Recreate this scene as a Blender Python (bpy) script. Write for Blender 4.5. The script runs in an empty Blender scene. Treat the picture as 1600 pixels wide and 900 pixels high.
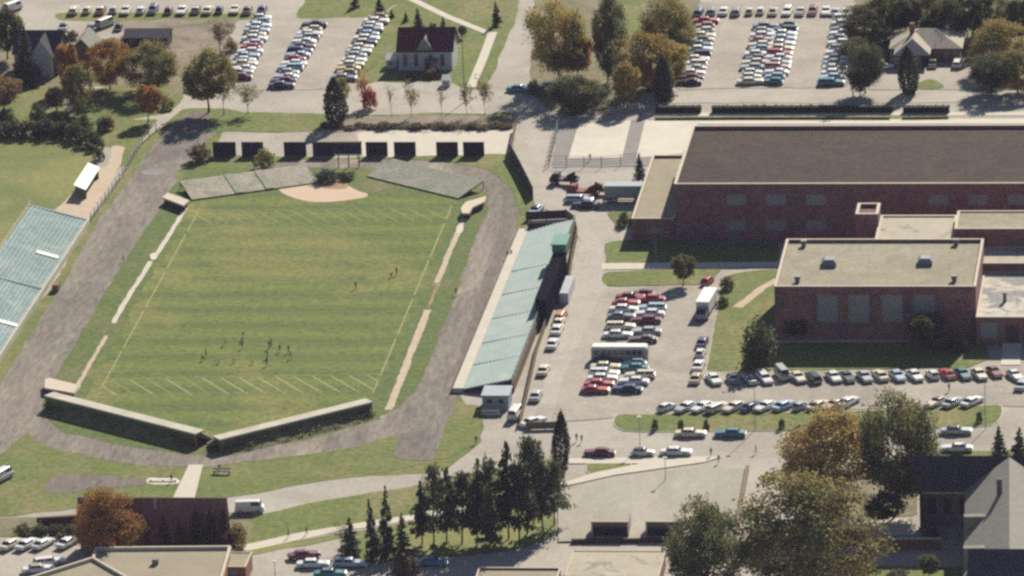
import bpy, bmesh, math, random
import numpy as np
from mathutils import Vector, Matrix

# ------------------------------------------------------------------ scene, camera
scene = bpy.context.scene
COL = scene.collection
F, CX, CY = 10700.0, 800.0, 450.0
_vp = (2120.0, -3050.0)
dY = Vector((_vp[0]-CX, -(_vp[1]-CY), -F)).normalized()
dX = Vector((1.0, 0.0, -dY.x/dY.z)).normalized()
dZ = dX.cross(dY)
W2C = Matrix((( dX.x, dY.x, dZ.x), (dX.y, dY.y, dZ.y), (dX.z, dY.z, dZ.z)))
C2W = W2C.transposed()
DIST = F/8.42
CAM = -(C2W @ Vector((0, 0, -1)))*DIST
cd = bpy.data.cameras.new('camera'); cam = bpy.data.objects.new('camera', cd); COL.objects.link(cam)
cd.sensor_width = 36; cd.lens = 36*F/1600; cd.clip_start = 10; cd.clip_end = 60000
cam.matrix_world = Matrix.Translation(CAM) @ C2W.to_4x4()
scene.camera = cam

def ray(px, py): return C2W @ Vector(((px-CX)/F, -(py-CY)/F, -1))
def G(px, py, z=0.0):
    d = ray(px, py); t = (z-CAM.z)/d.z; return CAM + d*t
def RY(px, py, Y):
    d = ray(px, py); t = (Y-CAM.y)/d.y; return CAM + d*t
def proj(p):
    c = W2C @ (Vector(p)-CAM); return (CX-F*c.x/c.z, CY+F*c.y/c.z)
def scale_at(p):
    c = W2C @ (Vector(p)-CAM); return F/(-c.z)
def hgt(px, by, ty):
    p = G(px, by); lo, hi = 0.0, 80.0
    for _ in range(40):
        m = (lo+hi)/2
        if proj((p.x, p.y, m))[1] > ty: lo = m
        else: hi = m
    return lo

# ------------------------------------------------------------------ naming
def tag(o, label=None, cat=None, group=None, kind=None):
    if label: o['label'] = label
    if cat: o['category'] = cat
    if group: o['group'] = group
    if kind: o['kind'] = kind
    return o
def empty(name, loc, rz=0.0, label=None, cat=None, group=None):
    o = bpy.data.objects.new(name, None); COL.objects.link(o)
    o.location = loc; o.rotation_euler = (0, 0, rz); o.empty_display_size = .3
    return tag(o, label, cat, group)
def wloc(o):
    v = Vector((0, 0, 0))
    while o is not None: v += o.location; o = o.parent
    return v

class MB:
    def __init__(s): s.v = []; s.f = []; s.m = []
    def add(s, vs, fs, mi=0):
        b = len(s.v); s.v += [tuple(x) for x in vs]
        for f in fs: s.f.append(tuple(b+i for i in f)); s.m.append(mi)
    def quad(s, a, b, c, d, mi=0): s.add([a, b, c, d], [(0, 1, 2, 3)], mi)
    def box(s, x0, x1, y0, y1, z0, z1, mi=0):
        s.add([(x0,y0,z0),(x1,y0,z0),(x1,y1,z0),(x0,y1,z0),(x0,y0,z1),(x1,y0,z1),(x1,y1,z1),(x0,y1,z1)],
              [(0,3,2,1),(4,5,6,7),(0,1,5,4),(1,2,6,5),(2,3,7,6),(3,0,4,7)], mi)
    def obox(s, p, q, w, z0, z1, mi=0):
        """box along the ground line p-q, width w"""
        p = Vector(p[:2]); q = Vector(q[:2]); d = (q-p).normalized(); n = Vector((-d.y, d.x))*w/2
        c = [p-n, q-n, q+n, p+n]
        s.add([(a.x,a.y,z0) for a in c]+[(a.x,a.y,z1) for a in c], [(0,3,2,1),(4,5,6,7),(0,1,5,4),(1,2,6,5),(2,3,7,6),(3,0,4,7)], mi)
    def bar(s, p, q, w, mi=0, n=4, w2=None):
        p = Vector(p); q = Vector(q); d = (q-p).normalized()
        a = d.orthogonal().normalized(); b = d.cross(a); w2 = w if w2 is None else w2
        vs = []
        for c, r in ((p, w), (q, w2)):
            for k in range(n):
                t = 2*math.pi*(k+.5)/n; vs.append(c+(a*math.cos(t)+b*math.sin(t))*r)
        fs = [(k, (k+1) % n, n+(k+1) % n, n+k) for k in range(n)]+[tuple(range(n-1, -1, -1)), tuple(range(n, 2*n))]
        s.add(vs, fs, mi)
    def prism(s, poly, z0, z1, mi=0):
        n = len(poly)
        if sum(poly[i][0]*poly[(i+1)%n][1]-poly[(i+1)%n][0]*poly[i][1] for i in range(n)) < 0: poly = poly[::-1]
        s.add([(p[0],p[1],z0) for p in poly]+[(p[0],p[1],z1) for p in poly],
              [tuple(range(n-1,-1,-1)), tuple(range(n, 2*n))]+[(i,(i+1)%n,n+(i+1)%n,n+i) for i in range(n)], mi)
    def build(s, name, mats, parent=None, loc=None, smooth=False):
        me = bpy.data.meshes.new(name)
        off = wloc(parent) if parent is not None else Vector(loc or (0, 0, 0))
        me.from_pydata([(a-off.x, b-off.y, c-off.z) for a, b, c in s.v], [], s.f); me.update()
        if not isinstance(mats, (list, tuple)): mats = [mats]
        for m in mats: me.materials.append(m)
        me.polygons.foreach_set('material_index', s.m)
        if smooth: me.polygons.foreach_set('use_smooth', [True]*len(me.polygons))
        o = bpy.data.objects.new(name, me); COL.objects.link(o)
        if parent is not None: o.parent = parent
        else: o.location = off
        return o

# ------------------------------------------------------------------ materials
def nn(nt, t, **kw):
    n = nt.nodes.new(t)
    for k, v in kw.items(): setattr(n, k, v)
    return n
def new_mat(name, rough=.9, spec=.2):
    m = bpy.data.materials.new(name); m.use_nodes = True
    b = m.node_tree.nodes['Principled BSDF']; b.inputs['Roughness'].default_value = rough
    b.inputs['Specular IOR Level'].default_value = spec
    return m, m.node_tree, b
def rgba(c): return (c[0], c[1], c[2], 1)
def mixc(nt, fac, a, b, mode='MIX'):
    n = nn(nt, 'ShaderNodeMix', data_type='RGBA', blend_type=mode)
    for s, v in ((0, fac), (6, a), (7, b)):
        if isinstance(v, (int, float)): n.inputs[s].default_value = v
        elif isinstance(v, tuple): n.inputs[s].default_value = rgba(v)
        else: nt.links.new(v, n.inputs[s])
    return n.outputs[2]
def noise(nt, vec, scale, detail=4, rough=.6, dist=0.0):
    n = nn(nt, 'ShaderNodeTexNoise'); n.inputs['Scale'].default_value = scale
    n.inputs['Detail'].default_value = detail; n.inputs['Roughness'].default_value = rough; n.inputs['Distortion'].default_value = dist
    nt.links.new(vec, n.inputs['Vector']); return n.outputs['Fac']
def remap(nt, v, a, b, c=0.0, d=1.0):
    n = nn(nt, 'ShaderNodeMapRange'); nt.links.new(v, n.inputs[0])
    for i, x in enumerate((a, b, c, d)): n.inputs[i+1].default_value = x
    return n.outputs[0]
def coords(nt, kind, scl=None):
    if kind == 'pos': v = nn(nt, 'ShaderNodeNewGeometry').outputs['Position']
    else: v = nn(nt, 'ShaderNodeTexCoord').outputs['Object']
    if scl:
        mp = nn(nt, 'ShaderNodeMapping'); mp.inputs['Scale'].default_value = scl; nt.links.new(v, mp.inputs[0]); v = mp.outputs[0]
    return v
def surf(name, c1, c2, scale=.5, c3=None, scale3=.06, amt3=(.45,.65), fine=.25, fscale=3.0, rough=.92, spec=.15, kind='pos', scl=None, bands=None):
    """mottled surface: c1<->c2 by medium noise, worn patches of c3, fine grain, optional mown bands"""
    m, nt, b = new_mat(name, rough, spec)
    v = coords(nt, kind, scl)
    col = mixc(nt, remap(nt, noise(nt, v, scale, 6), .32, .68), c1, c2)
    if bands:
        w = nn(nt, 'ShaderNodeTexWave', wave_type='BANDS', bands_direction='Y'); w.inputs['Scale'].default_value = bands[0]
        w.inputs['Distortion'].default_value = .6; w.inputs['Detail'].default_value = 2; w.inputs['Detail Scale'].default_value = .4
        nt.links.new(v, w.inputs['Vector'])
        fac = nn(nt, 'ShaderNodeMath', operation='MULTIPLY'); nt.links.new(w.outputs['Fac'], fac.inputs[0]); fac.inputs[1].default_value = bands[2]
        col = mixc(nt, fac.outputs[0], col, bands[1])
    if c3: col = mixc(nt, remap(nt, noise(nt, v, scale3, 5, .65, .6), amt3[0], amt3[1]), col, c3)
    if fine:
        g = remap(nt, noise(nt, v, fscale, 2, .8), .25, .75, 1-fine, 1+fine)
        n = nn(nt, 'ShaderNodeVectorMath', operation='SCALE'); nt.links.new(col, n.inputs[0]); nt.links.new(g, n.inputs['Scale']); col = n.outputs[0]
    nt.links.new(col, b.inputs['Base Color'])
    return m
def plain(name, c, rough=.6, spec=.3, metal=0.0, var=.12, vs=1.5):
    m, nt, b = new_mat(name, rough, spec); b.inputs['Metallic'].default_value = metal
    v = coords(nt, 'obj'); g = remap(nt, noise(nt, v, vs, 4), .3, .7, 1-var, 1+var)
    n = nn(nt, 'ShaderNodeVectorMath', operation='SCALE'); n.inputs[0].default_value = c; nt.links.new(g, n.inputs['Scale'])
    nt.links.new(n.outputs[0], b.inputs['Base Color']); return m
def leafmat(name, dark, light, other=None, oth=(.5,.6)):
    oth = (oth[0]-.05, oth[1]-.03)
    m, nt, b = new_mat(name, .7, .15)
    a = nn(nt, 'ShaderNodeAttribute', attribute_name='tone')
    col = mixc(nt, a.outputs['Fac'], dark, light)
    if other:
        v = coords(nt, 'obj'); col = mixc(nt, remap(nt, noise(nt, v, 2.2, 2), oth[0], oth[1]), col, other)
    nt.links.new(col, b.inputs['Base Color'])
    t = nn(nt, 'ShaderNodeBsdfTranslucent'); nt.links.new(col, t.inputs['Color'])
    mx = nn(nt, 'ShaderNodeMixShader'); mx.inputs[0].default_value = .38
    out = nt.nodes['Material Output']; nt.links.new(b.outputs[0], mx.inputs[1]); nt.links.new(t.outputs[0], mx.inputs[2]); nt.links.new(mx.outputs[0], out.inputs[0])
    return m

M = {}
M['ground'] = surf('pale_gravel', (.36,.325,.275), (.41,.375,.315), .12, (.275,.245,.208), .045, (.44,.72), .16, 1.1)
M['asphalt'] = surf('worn_asphalt', (.345,.305,.255), (.395,.35,.295), .2, (.255,.228,.192), .06, (.42,.70), .18, 1.1)
M['road'] = surf('pale_road', (.37,.335,.285), (.42,.38,.325), .2, (.29,.26,.22), .06, (.46,.72), .15, 1.1)
M['walk'] = surf('concrete_walk', (.50,.455,.375), (.56,.51,.425), .5, None, fine=.08)
M['white_pad'] = surf('pale_concrete', (.54,.50,.41), (.60,.555,.46), .25, (.47,.435,.355), .08, (.5,.75), .06)
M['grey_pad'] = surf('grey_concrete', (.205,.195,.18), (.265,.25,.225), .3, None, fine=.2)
M['field'] = surf('playing_turf', (.112,.146,.031), (.148,.170,.038), .16, (.210,.198,.06), .035, (.50,.72), .42, .85, bands=(.0345, (.082,.116,.028), .85))
M['field_edge'] = surf('rough_turf', (.080,.118,.029), (.112,.142,.036), .15, (.180,.155,.07), .05, (.52,.72), .42, .85)
M['lawn'] = surf('lawn', (.106,.138,.034), (.145,.166,.043), .12, (.215,.185,.085), .05, (.48,.70), .42, .85)
M['dry_lawn'] = surf('dry_lawn', (.172,.182,.055), (.212,.212,.07), .12, (.128,.155,.045), .04, (.45,.65), .3, 1.0)
M['track'] = surf('cinder_track', (.148,.127,.107), (.215,.185,.155), .3, (.285,.245,.20), .10, (.48,.66), .32, 1.2, scl=(1,.22,1))
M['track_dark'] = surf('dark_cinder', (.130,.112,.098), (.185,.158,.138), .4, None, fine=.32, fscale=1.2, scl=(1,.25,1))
M['tan_dirt'] = surf('tan_dirt', (.44,.345,.25), (.50,.40,.30), .4, None, fine=.12)
M['pink_dirt'] = surf('pinkish_clay', (.50,.37,.27), (.56,.42,.31), .3, (.40,.25,.14), .2, (.62,.72), .08)
M['brown_dirt'] = surf('brown_dirt', (.27,.175,.095), (.34,.235,.14), .5, None, fine=.2)
M['bare'] = surf('bare_worn_earth', (.27,.20,.115), (.16,.155,.055), .5, (.34,.26,.17), .3, (.5,.62), .2, 1.2)
M['rough'] = surf('rough_weeds', (.125,.115,.055), (.20,.18,.09), .25, (.235,.195,.14), .08, (.45,.65), .3, 1.2)
M['scrub'] = surf('scrub_earth', (.20,.16,.125), (.27,.22,.17), .2, (.13,.12,.06), .09, (.5,.65), .25, 1.2)
M['line'] = surf('worn_line_paint', (.36,.345,.18), (.28,.275,.125), .6, None, fine=.15)
M['faint'] = surf('faded_line_paint', (.245,.245,.10), (.205,.212,.075), .6, None, fine=.15)
M['brick'] = surf('dark_red_brick', (.19,.106,.097), (.28,.142,.122), .6, (.14,.09,.092), .3, (.46,.64), .35, 1.3)
M['brick2'] = surf('brown_brick', (.20,.105,.075), (.26,.14,.10), .5, None, fine=.2)
M['graygravel'] = surf('dark_roof_gravel', (.038,.026,.018), (.058,.041,.029), .5, (.031,.022,.016), .09, (.46,.66), .55, .85)
M['tangravel'] = surf('tan_roof_gravel', (.275,.243,.175), (.335,.298,.218), .3, (.24,.21,.152), .08, (.46,.68), .2, 1.2)
M['tanroof2'] = surf('olive_roof_gravel', (.27,.235,.165), (.32,.28,.20), .3, None, fine=.14, fscale=1.8)
M['stainroof'] = surf('stained_roof_gravel', (.42,.38,.31), (.56,.51,.43), .5, (.24,.24,.23), .16, (.46,.54), .2, 1.2)
M['patchroof'] = surf('patched_roof_gravel', (.37,.33,.25), (.45,.40,.31), .3, (.27,.25,.20), .25, (.55,.62), .12, 1.8)
M['coping'] = surf('pale_coping', (.52,.44,.35), (.58,.50,.40), .5, None, fine=.06)
M['slate'] = surf('dark_slate', (.045,.047,.06), (.068,.07,.085), .8, None, fine=.25, fscale=2.5)
M['greyshingle'] = surf('grey_shingle', (.20,.195,.165), (.255,.245,.21), .8, None, fine=.16, fscale=2.5)
M['tanshingle'] = surf('tan_shingle', (.36,.32,.25), (.42,.38,.30), .8, None, fine=.12)
M['redroof'] = surf('maroon_shingle', (.085,.030,.034), (.12,.045,.045), .8, None, fine=.2)
M['brownroof'] = surf('purple_brown_shingle', (.155,.085,.085), (.20,.115,.11), .8, None, fine=.3, fscale=2.0)
M['whitewall'] = surf('white_clapboard', (.66,.66,.66), (.76,.76,.75), .8, None, fine=.05)
M['greywall'] = surf('grey_siding', (.38,.40,.42), (.46,.48,.50), .8, None, fine=.06)
M['stonewall'] = surf('dark_stone', (.14,.11,.10), (.2,.16,.14), .8, None, fine=.2)
M['stand'] = surf('weathered_bluegreen_paint', (.275,.345,.325), (.325,.39,.365), .4, (.38,.42,.39), .12, (.5,.7), .1, 2.0)
M['stand2'] = surf('weathered_bluegrey_paint', (.20,.275,.275), (.255,.33,.32), .5, (.33,.38,.36), .15, (.48,.66), .24, 1.2)
M['oldwood'] = surf('weathered_wood', (.34,.305,.24), (.42,.38,.305), .5, (.27,.265,.19), .2, (.48,.62), .3, 1.5)
M['oldgreen'] = surf('weathered_green_wood', (.25,.26,.20), (.31,.315,.245), .5, (.36,.325,.27), .2, (.5,.66), .3, 1.5)
M['concrete'] = surf('bleached_concrete', (.46,.425,.345), (.54,.50,.41), .5, (.40,.37,.30), .2, (.5,.7), .08)
M['weedbank'] = surf('dark_weedy_bank', (.10,.115,.05), (.18,.185,.08), .5, (.19,.165,.10), .35, (.52,.66), .35, 1.4)
M['terrace'] = surf('terrace_gravel', (.34,.31,.255), (.40,.365,.305), .3, (.29,.265,.215), .05, (.45,.68), .12, 1.8, scl=(1,.35,1))
M['darkboard'] = plain('dark_board', (.035,.036,.05), .8, .1)
M['shade_black'] = plain('painted_shade_black', (.014,.015,.02), 1.0, 0.0)  # near-black for the shade painted onto the press box
M['frame'] = plain('grey_steel', (.16,.16,.16), .6, .3)
M['darkwood'] = plain('dark_brown_wood', (.075,.055,.045), .85, .1)
M['wood'] = plain('brown_wood', (.20,.15,.105), .85, .1)
M['teal'] = plain('teal_paint', (.045,.19,.155), .6, .3)
M['navy'] = plain('navy_paint', (.05,.055,.075), .6, .3)
M['white'] = plain('white_paint', (.72,.70,.64), .5, .3)
M['bluegrey'] = plain('blue_grey_paint', (.26,.30,.34), .6, .3)
M['glass'] = plain('dark_glass', (.03,.035,.045), .15, .5, var=.3)
M['dullglass'] = plain('dull_window_glass', (.22,.225,.225), .4, .4, var=.15)
M['sash'] = plain('grey_sash', (.30,.30,.29), .6, .3)
M['door'] = plain('dark_door', (.05,.04,.04), .6, .3)
M['galv'] = plain('galvanised_metal', (.30,.32,.31), .45, .4)
M['bark'] = plain('bark', (.085,.065,.05), .95, .1, var=.3)
M['palebark'] = plain('pale_bark', (.17,.14,.11), .95, .1, var=.3)
M['pole'] = plain('weathered_pole', (.20,.18,.16), .9, .1)
M['tyre'] = plain('tyre_rubber', (.018,.018,.018), .9, .1)
M['hub'] = plain('wheel_hub', (.45,.45,.45), .4, .5)
M['chrome'] = plain('bumper_chrome', (.55,.55,.55), .3, .5, .6)
M['red'] = plain('red_paint', (.42,.04,.03), .5, .3)
M['rust'] = plain('rusty_maroon_paint', (.20,.05,.04), .7, .2)
M['black'] = plain('black_paint', (.02,.02,.022), .5, .3)
M['skin'] = plain('skin', (.45,.27,.19), .7, .2)
M['hair'] = plain('hair', (.05,.035,.025), .8, .2)
M['cl_dark'] = plain('dark_clothing', (.03,.035,.05), .9, .1)
M['cl_red'] = plain('red_clothing', (.35,.06,.04), .9, .1)
M['cl_white'] = plain('white_clothing', (.65,.63,.56), .9, .1)
M['cl_blue'] = plain('blue_clothing', (.07,.11,.22), .9, .1)
M['cl_tan'] = plain('tan_clothing', (.36,.28,.18), .9, .1)
M['cl_yellow'] = plain('yellow_clothing', (.55,.42,.10), .9, .1)
# foliage
M['lf_green'] = leafmat('leaf_green', (.075,.09,.04), (.235,.245,.105), (.27,.24,.10), (.56,.68))
M['lf_dark'] = leafmat('leaf_dark_green', (.05,.06,.035), (.175,.185,.09), (.18,.15,.07), (.58,.70))
M['lf_olive'] = leafmat('leaf_olive', (.12,.115,.046), (.38,.35,.14), (.34,.26,.085), (.55,.68))
M['lf_yellow'] = leafmat('leaf_yellow_green', (.19,.165,.055), (.52,.44,.15), (.46,.27,.08), (.58,.68))
M['lf_tan'] = leafmat('leaf_tan_yellow', (.22,.165,.055), (.62,.46,.16), (.24,.20,.08), (.55,.65))
M['lf_orange'] = leafmat('leaf_orange', (.23,.115,.04), (.60,.33,.11), (.30,.22,.07), (.56,.66))
M['lf_rust'] = leafmat('leaf_rust', (.16,.095,.048), (.36,.225,.11), (.19,.165,.07), (.52,.64))
M['lf_red'] = leafmat('leaf_red', (.24,.040,.022), (.48,.085,.045))
M['lf_brown'] = leafmat('leaf_brown', (.09,.065,.042), (.20,.145,.09))
M['lf_conif'] = leafmat('needle_dark', (.03,.038,.032), (.095,.108,.072))
M['lf_pine'] = leafmat('needle_green', (.05,.06,.042), (.165,.178,.10))
M['lf_cyan'] = leafmat('leaf_blue_green', (.06,.085,.07), (.14,.18,.14))
M['lf_scrub'] = leafmat('scrub_leaf', (.13,.115,.055), (.29,.25,.125), (.20,.15,.10), (.5,.62))
M['lf_hedge'] = leafmat('hedge_leaf', (.04,.05,.03), (.12,.125,.06), (.15,.10,.055), (.56,.7))
M['lf_scrubby'] = leafmat('weed_leaf', (.06,.075,.035), (.24,.26,.11), (.30,.25,.14), (.55,.66))
# ------------------------------------------------------------------ ground sheets
rj = random.Random(5)
def smooth_poly(pts, it=1):
    for _ in range(it):
        out = []
        for i, p in enumerate(pts):
            q = pts[(i+1) % len(pts)]
            out += [p*.75+q*.25, p*.25+q*.75]
        pts = out
    return pts
sn = [0]
def outline(px, jit=0.0, it=0, z=0.0, step=3.0):
    pts = [Vector(G(x, y, z)[:2]) for x, y in px]
    if it: pts = smooth_poly(pts, it)
    if jit:
        out = []
        for i, p in enumerate(pts):
            q = pts[(i+1) % len(pts)]; L = (q-p).length; k = max(1, int(L/step))
            for j in range(k):
                a = p.lerp(q, j/k)
                out.append(a+Vector((rj.uniform(-jit, jit), rj.uniform(-jit, jit)*2)))
        pts = smooth_poly(out, 1)
    return pts
def sheet(name, px, z, mat, jit=0.0, it=0, kind='structure'):
    sn[0] += 1; z += sn[0]*.0009; pts = outline(px, jit, it, z)
    mb = MB(); c = sum(pts, Vector((0, 0)))/len(pts)
    mb.add([(p.x, p.y, z) for p in pts], [tuple(range(len(pts)))])
    o = mb.build(name, mat, loc=(c.x, c.y, 0))
    if sum(pts[i].x*pts[(i+1)%len(pts)].y-pts[(i+1)%len(pts)].x*pts[i].y for i in range(len(pts))) < 0: o.data.flip_normals()
    o['kind'] = kind; return o
def strip(name, px, w, z, mat, jit=0.0):
    """a path of width w metres along pixel points"""
    sn[0] += 1; z += sn[0]*.0009
    p = [Vector(G(x, y, z)[:2]) for x, y in px]; L = []; R = []
    if jit:
        q = []
        for a, b in zip(p, p[1:]):
            k = max(1, int((b-a).length/1.6)); q += [a.lerp(b, i/k) for i in range(k)]
        p = q+[p[-1]]
    for i, a in enumerate(p):
        d = ((p[i+1] if i+1 < len(p) else a)-(p[i-1] if i else a)).normalized(); n = Vector((-d.y, d.x))*w/2*(rj.uniform(.82, 1.12) if jit else 1)
        j = Vector((rj.uniform(-jit, jit), rj.uniform(-jit, jit))); L.append(a+n+j); R.append(a-n+j)
    mb = MB(); k = len(p)
    mb.add([(q.x, q.y, z) for q in L+R], [(k+i, k+i+1, i+1, i) for i in range(k-1)])
    o = mb.build(name, mat, loc=(p[0].x, p[0].y, 0)); o['kind'] = 'structure'; return o

g = MB(); S = 20000.0; g.quad((-S,-S,0),(S,-S,0),(S,S,0),(-S,S,0)); g.build('ground', M['ground'])['kind'] = 'structure'
Z = .01
sheet('lawn', [(285,170),(360,170),(600,246),(800,238),(838,312),(832,348),(806,372),(716,616),(735,640),(755,690),(690,740),(250,760),(30,724),(-60,705),(-60,600),(90,440),(222,228)], .002, M['lawn'], .3)
# practice field, left
sheet('lawn', [(-80,216),(60,212),(128,222),(158,232),(140,262),(118,300),(104,335),(46,330),(-80,480)], Z, M['dry_lawn'], .5)
sheet('lawn', [(60,196),(120,170),(200,186),(250,184),(232,208),(200,262),(178,262),(186,232),(160,228),(130,215)], Z, M['lawn'], .5)
sheet('lawn', [(-40,120),(60,120),(140,140),(280,120),(290,150),(262,178),(200,186),(-40,200)], Z, M['lawn'], .6)
sheet('lawn', [(-40,-30),(30,-30),(34,60),(90,48),(86,60),(28,130),(-40,130)], Z, M['rough'], .6)
sheet('lawn', [(82,27),(90,20),(420,19),(396,32),(260,30),(200,36),(90,34)], Z, M['lawn'], .5)
sheet('dirt_patch', [(190,36),(280,28),(372,30),(352,72),(280,84),(200,74),(168,58)], Z*2, M['scrub'], .7)
sheet('lawn', [(260,74),(350,72),(352,110),(290,150),(262,140)], Z, M['rough'], .6)
sheet('lawn', [(0,60),(110,60),(280,74),(280,130),(0,140)], Z, M['rough'], .6)
sheet('driveway', [(85,62),(112,38),(190,36),(196,56),(150,66),(140,130),(112,170),(98,172),(110,120)], Z*3, M['asphalt'], .4)
sheet('dirt_path', [(176,226),(194,228),(186,258),(150,330),(128,350),(84,330),(108,306),(150,262),(168,258)], Z*2, M['tan_dirt'], .4)
# track
sheet('lawn', [(238,205),(252,205),(232,240),(205,280),(100,450),(0,610),(-30,640),(-30,585),(80,452),(140,345),(190,275),(220,225)], Z, M['lawn'], .3)
trk_o = [(300,172),(352,180),(352,190),(330,215),(296,240),(420,250),(560,250),(640,249),(700,253),(750,262),(785,280),(802,302),(809,332),(806,362),(775,450),(745,530),(716,610),(688,690),(672,720),(614,718),(626,678),(525,706),(400,721),(310,731),(250,729),(175,721),(75,699),(40,676),(10,715),(-40,780),(-40,650),(0,600),(87,462),(148,352),(205,278),(232,240),(262,200)]
sheet('running_track', trk_o, Z*2, M['track'], .35)
sheet('running_track', [(624,676),(690,668),(674,720),(616,718)], Z*3, M['track_dark'], .3)
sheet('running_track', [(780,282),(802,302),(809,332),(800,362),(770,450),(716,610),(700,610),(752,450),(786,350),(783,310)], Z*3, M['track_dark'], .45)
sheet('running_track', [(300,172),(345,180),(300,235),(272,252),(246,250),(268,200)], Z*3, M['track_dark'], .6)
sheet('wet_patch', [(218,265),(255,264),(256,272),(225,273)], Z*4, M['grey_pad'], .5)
sheet('pavement', [(560,207),(600,203),(804,202),(795,243),(560,246)], Z*2, M['walk'], .4)
sheet('pavement', [(345,206),(555,206),(560,247),(330,247)], Z*2, M['asphalt'], .5)
sheet('lawn', [(292,252),(335,244),(500,246),(420,256),(340,268),(285,282),(270,276)], Z*3, M['lawn'], .5)
sheet('lawn', [(560,246),(640,244),(797,240),(818,282),(834,312),(830,342),(818,348),(812,322),(800,298),(783,279),(750,261),(700,252),(640,248)], Z*3, M['lawn'], .3)
inner = [(300,262),(400,262),(480,262),(580,262),(662,271),(745,291),(764,308),(760,332),(737,385),(717,447),(690,515),(662,585),(650,608),(622,636),(575,658),(530,673),(450,694),(400,702),(312,711),(250,705),(175,692),(100,676),(74,656),(64,638),(70,612),(84,592),(165,457),(215,375),(252,322),(262,300),(280,282)]
sheet('lawn', inner, Z*3, M['field_edge'], .3)
fc = [Vector(G(*p)) for p in ((150,622),(583,614),(706,322),(312,327))]
sheet('playing_field', [(138,640),(128,632),(298,316),(420,300),(590,300),(712,314),(706,345),(592,610),(575,628),(340,690),(310,690)], Z*4, M['field'], .5)
sheet('clay_infield', [(434,297),(446,289),(492,284),(540,288),(556,296),(581,306),(548,313),(505,316),(470,313),(446,305)], Z*5, M['pink_dirt'], .2, 1)
sheet('dirt_patch', [(494,284),(540,283),(546,290),(538,297),(496,293)], Z*6, M['brown_dirt'], .3)
strip('jump_lane', [(291,322),(276,348),(262,371),(243,400)], .9, Z*5, M['walk'], .08)
strip('jump_lane', [(235,408),(220,434),(203,460),(186,488),(177,505)], 1.0, Z*5, M['walk'], .12)
strip('jump_lane', [(166,524),(150,553),(138,572),(124,598),(115,614)], .8, Z*5, M['tan_dirt'], .15)
sheet('sand_pit', [(233,397),(244,394),(246,403),(236,408)], Z*6, M['white_pad'], .1)
strip('jump_lane', [(729,330),(719,356),(700,398),(688,430),(682,442)], 1.1, Z*5, M['tan_dirt'], .08)
strip('jump_lane', [(669,484),(650,530),(628,588),(607,640)], 1.35, Z*5, M['tan_dirt'], .08)
sheet('sand_pit', [(714,352),(725,350),(723,364),(712,366)], Z*6, M['white_pad'], .1)
sheet('dirt_patch', [(680,442),(687,442),(678,470),(670,484),(666,480)], Z*6, M['bare'], .3)
# field paint
def fp(u, v):
    a = fc[0].lerp(fc[1], u); b = fc[3].lerp(fc[2], u); return a.lerp(b, v)
mk = MB(); mf = MB()
def line(mb, p, q, w, z=.074):
    p = Vector(p[:2]); q = Vector(q[:2]); d = (q-p).normalized(); n = Vector((-d.y, d.x))*w/2
    c = [p-n, q-n, q+n, p+n]; mb.quad(*[(a.x, a.y, z) for a in c])
for u in (0, 1):
    for k in range(24): line(mk, fp(u, k/24), fp(u, (k+(1 if (k*7+int(u)*3) % 5 else .55))/24), .24)
for v in (0.012, .988): line(mf, fp(0, v), fp(1, v), .2)
v0, v1 = .175/2.0+.005, 1-.092
for k in range(21):
    v = v0+(v1-v0)*k/20
    a = 0
    while a < 1:
        b = min(1, a+rj.uniform(.1, .4)); line(mk if k in (0, 20) and rj.random() < .6 else mf, fp(a, v), fp(b, v), .2); a = b+rj.uniform(.0, .08)
W_ = (fc[1]-fc[0]).length; L_ = (fc[3]-fc[0]).length
for e in (0, 1):
    lo, hi = (.0, v0) if e == 0 else (v1, 1.0)
    for k in range(-3, 15):
        u0 = k/15.0+.02; u1 = u0+.125
        t0 = max(0, -u0/.125); t1 = min(1, (1-u0)/.125)
        if t1 <= t0: continue
        vv = lambda t: hi-(hi-lo)*(.06+.88*t)
        line(mk if (e == 0 and (k > 4 or k % 2)) else mf, fp(u0+.125*t0, vv(t0)), fp(u0+.125*t1, vv(t1)), .3)
mk.build('field_marking', M['line'])['kind'] = 'structure'
mf.build('field_marking', M['faint'])['kind'] = 'structure'
# bottom lawns and road
sheet('lawn', [(38,680),(75,698),(175,721),(250,729),(310,731),(400,719),(525,705),(624,678),(612,720),(660,724),(600,737),(560,745),(480,756),(375,774),(260,786),(120,794),(0,808),(-60,814),(-60,740),(-10,720)], Z, M['lawn'], .3)
sheet('lawn', [(690,695),(712,632),(755,634),(757,668),(742,694),(704,714),(678,720)], Z*3, M['lawn'], .3)
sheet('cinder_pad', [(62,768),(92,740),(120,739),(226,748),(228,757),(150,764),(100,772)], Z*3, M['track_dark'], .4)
sheet('pavement', [(228,749),(236,746),(268,750),(282,749),(280,757),(230,757)], Z*4, M['white_pad'], .1)
sheet('path', [(295,726),(317,726),(303,782),(268,782)], Z*3, M['walk'])
sheet('lawn', [(380,812),(470,788),(620,764),(720,742),(800,726),(870,716),(880,740),(868,770),(700,800),(640,812),(520,828),(380,852)], Z, M['lawn'], .35)
sheet('sidewalk', [(378,852),(450,836),(520,823),(650,803),(760,780),(760,788),(650,812),(520,832),(450,847),(380,862)], Z*2, M['walk'], .1)
sheet('lawn', [(380,862),(450,848),(520,834),(650,814),(700,806),(690,816),(560,838),(470,852),(384,870)], Z, M['dry_lawn'], .3)
sheet('lawn', [(535,846),(650,822),(760,795),(868,772),(866,835),(800,862),(700,872),(560,878),(530,872)], Z, M['dry_lawn'], .5)
sheet('lawn', [(-20,812),(60,806),(135,800),(160,830),(120,845),(-20,838)], Z*1.5, M['rough'], .4)
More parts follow.
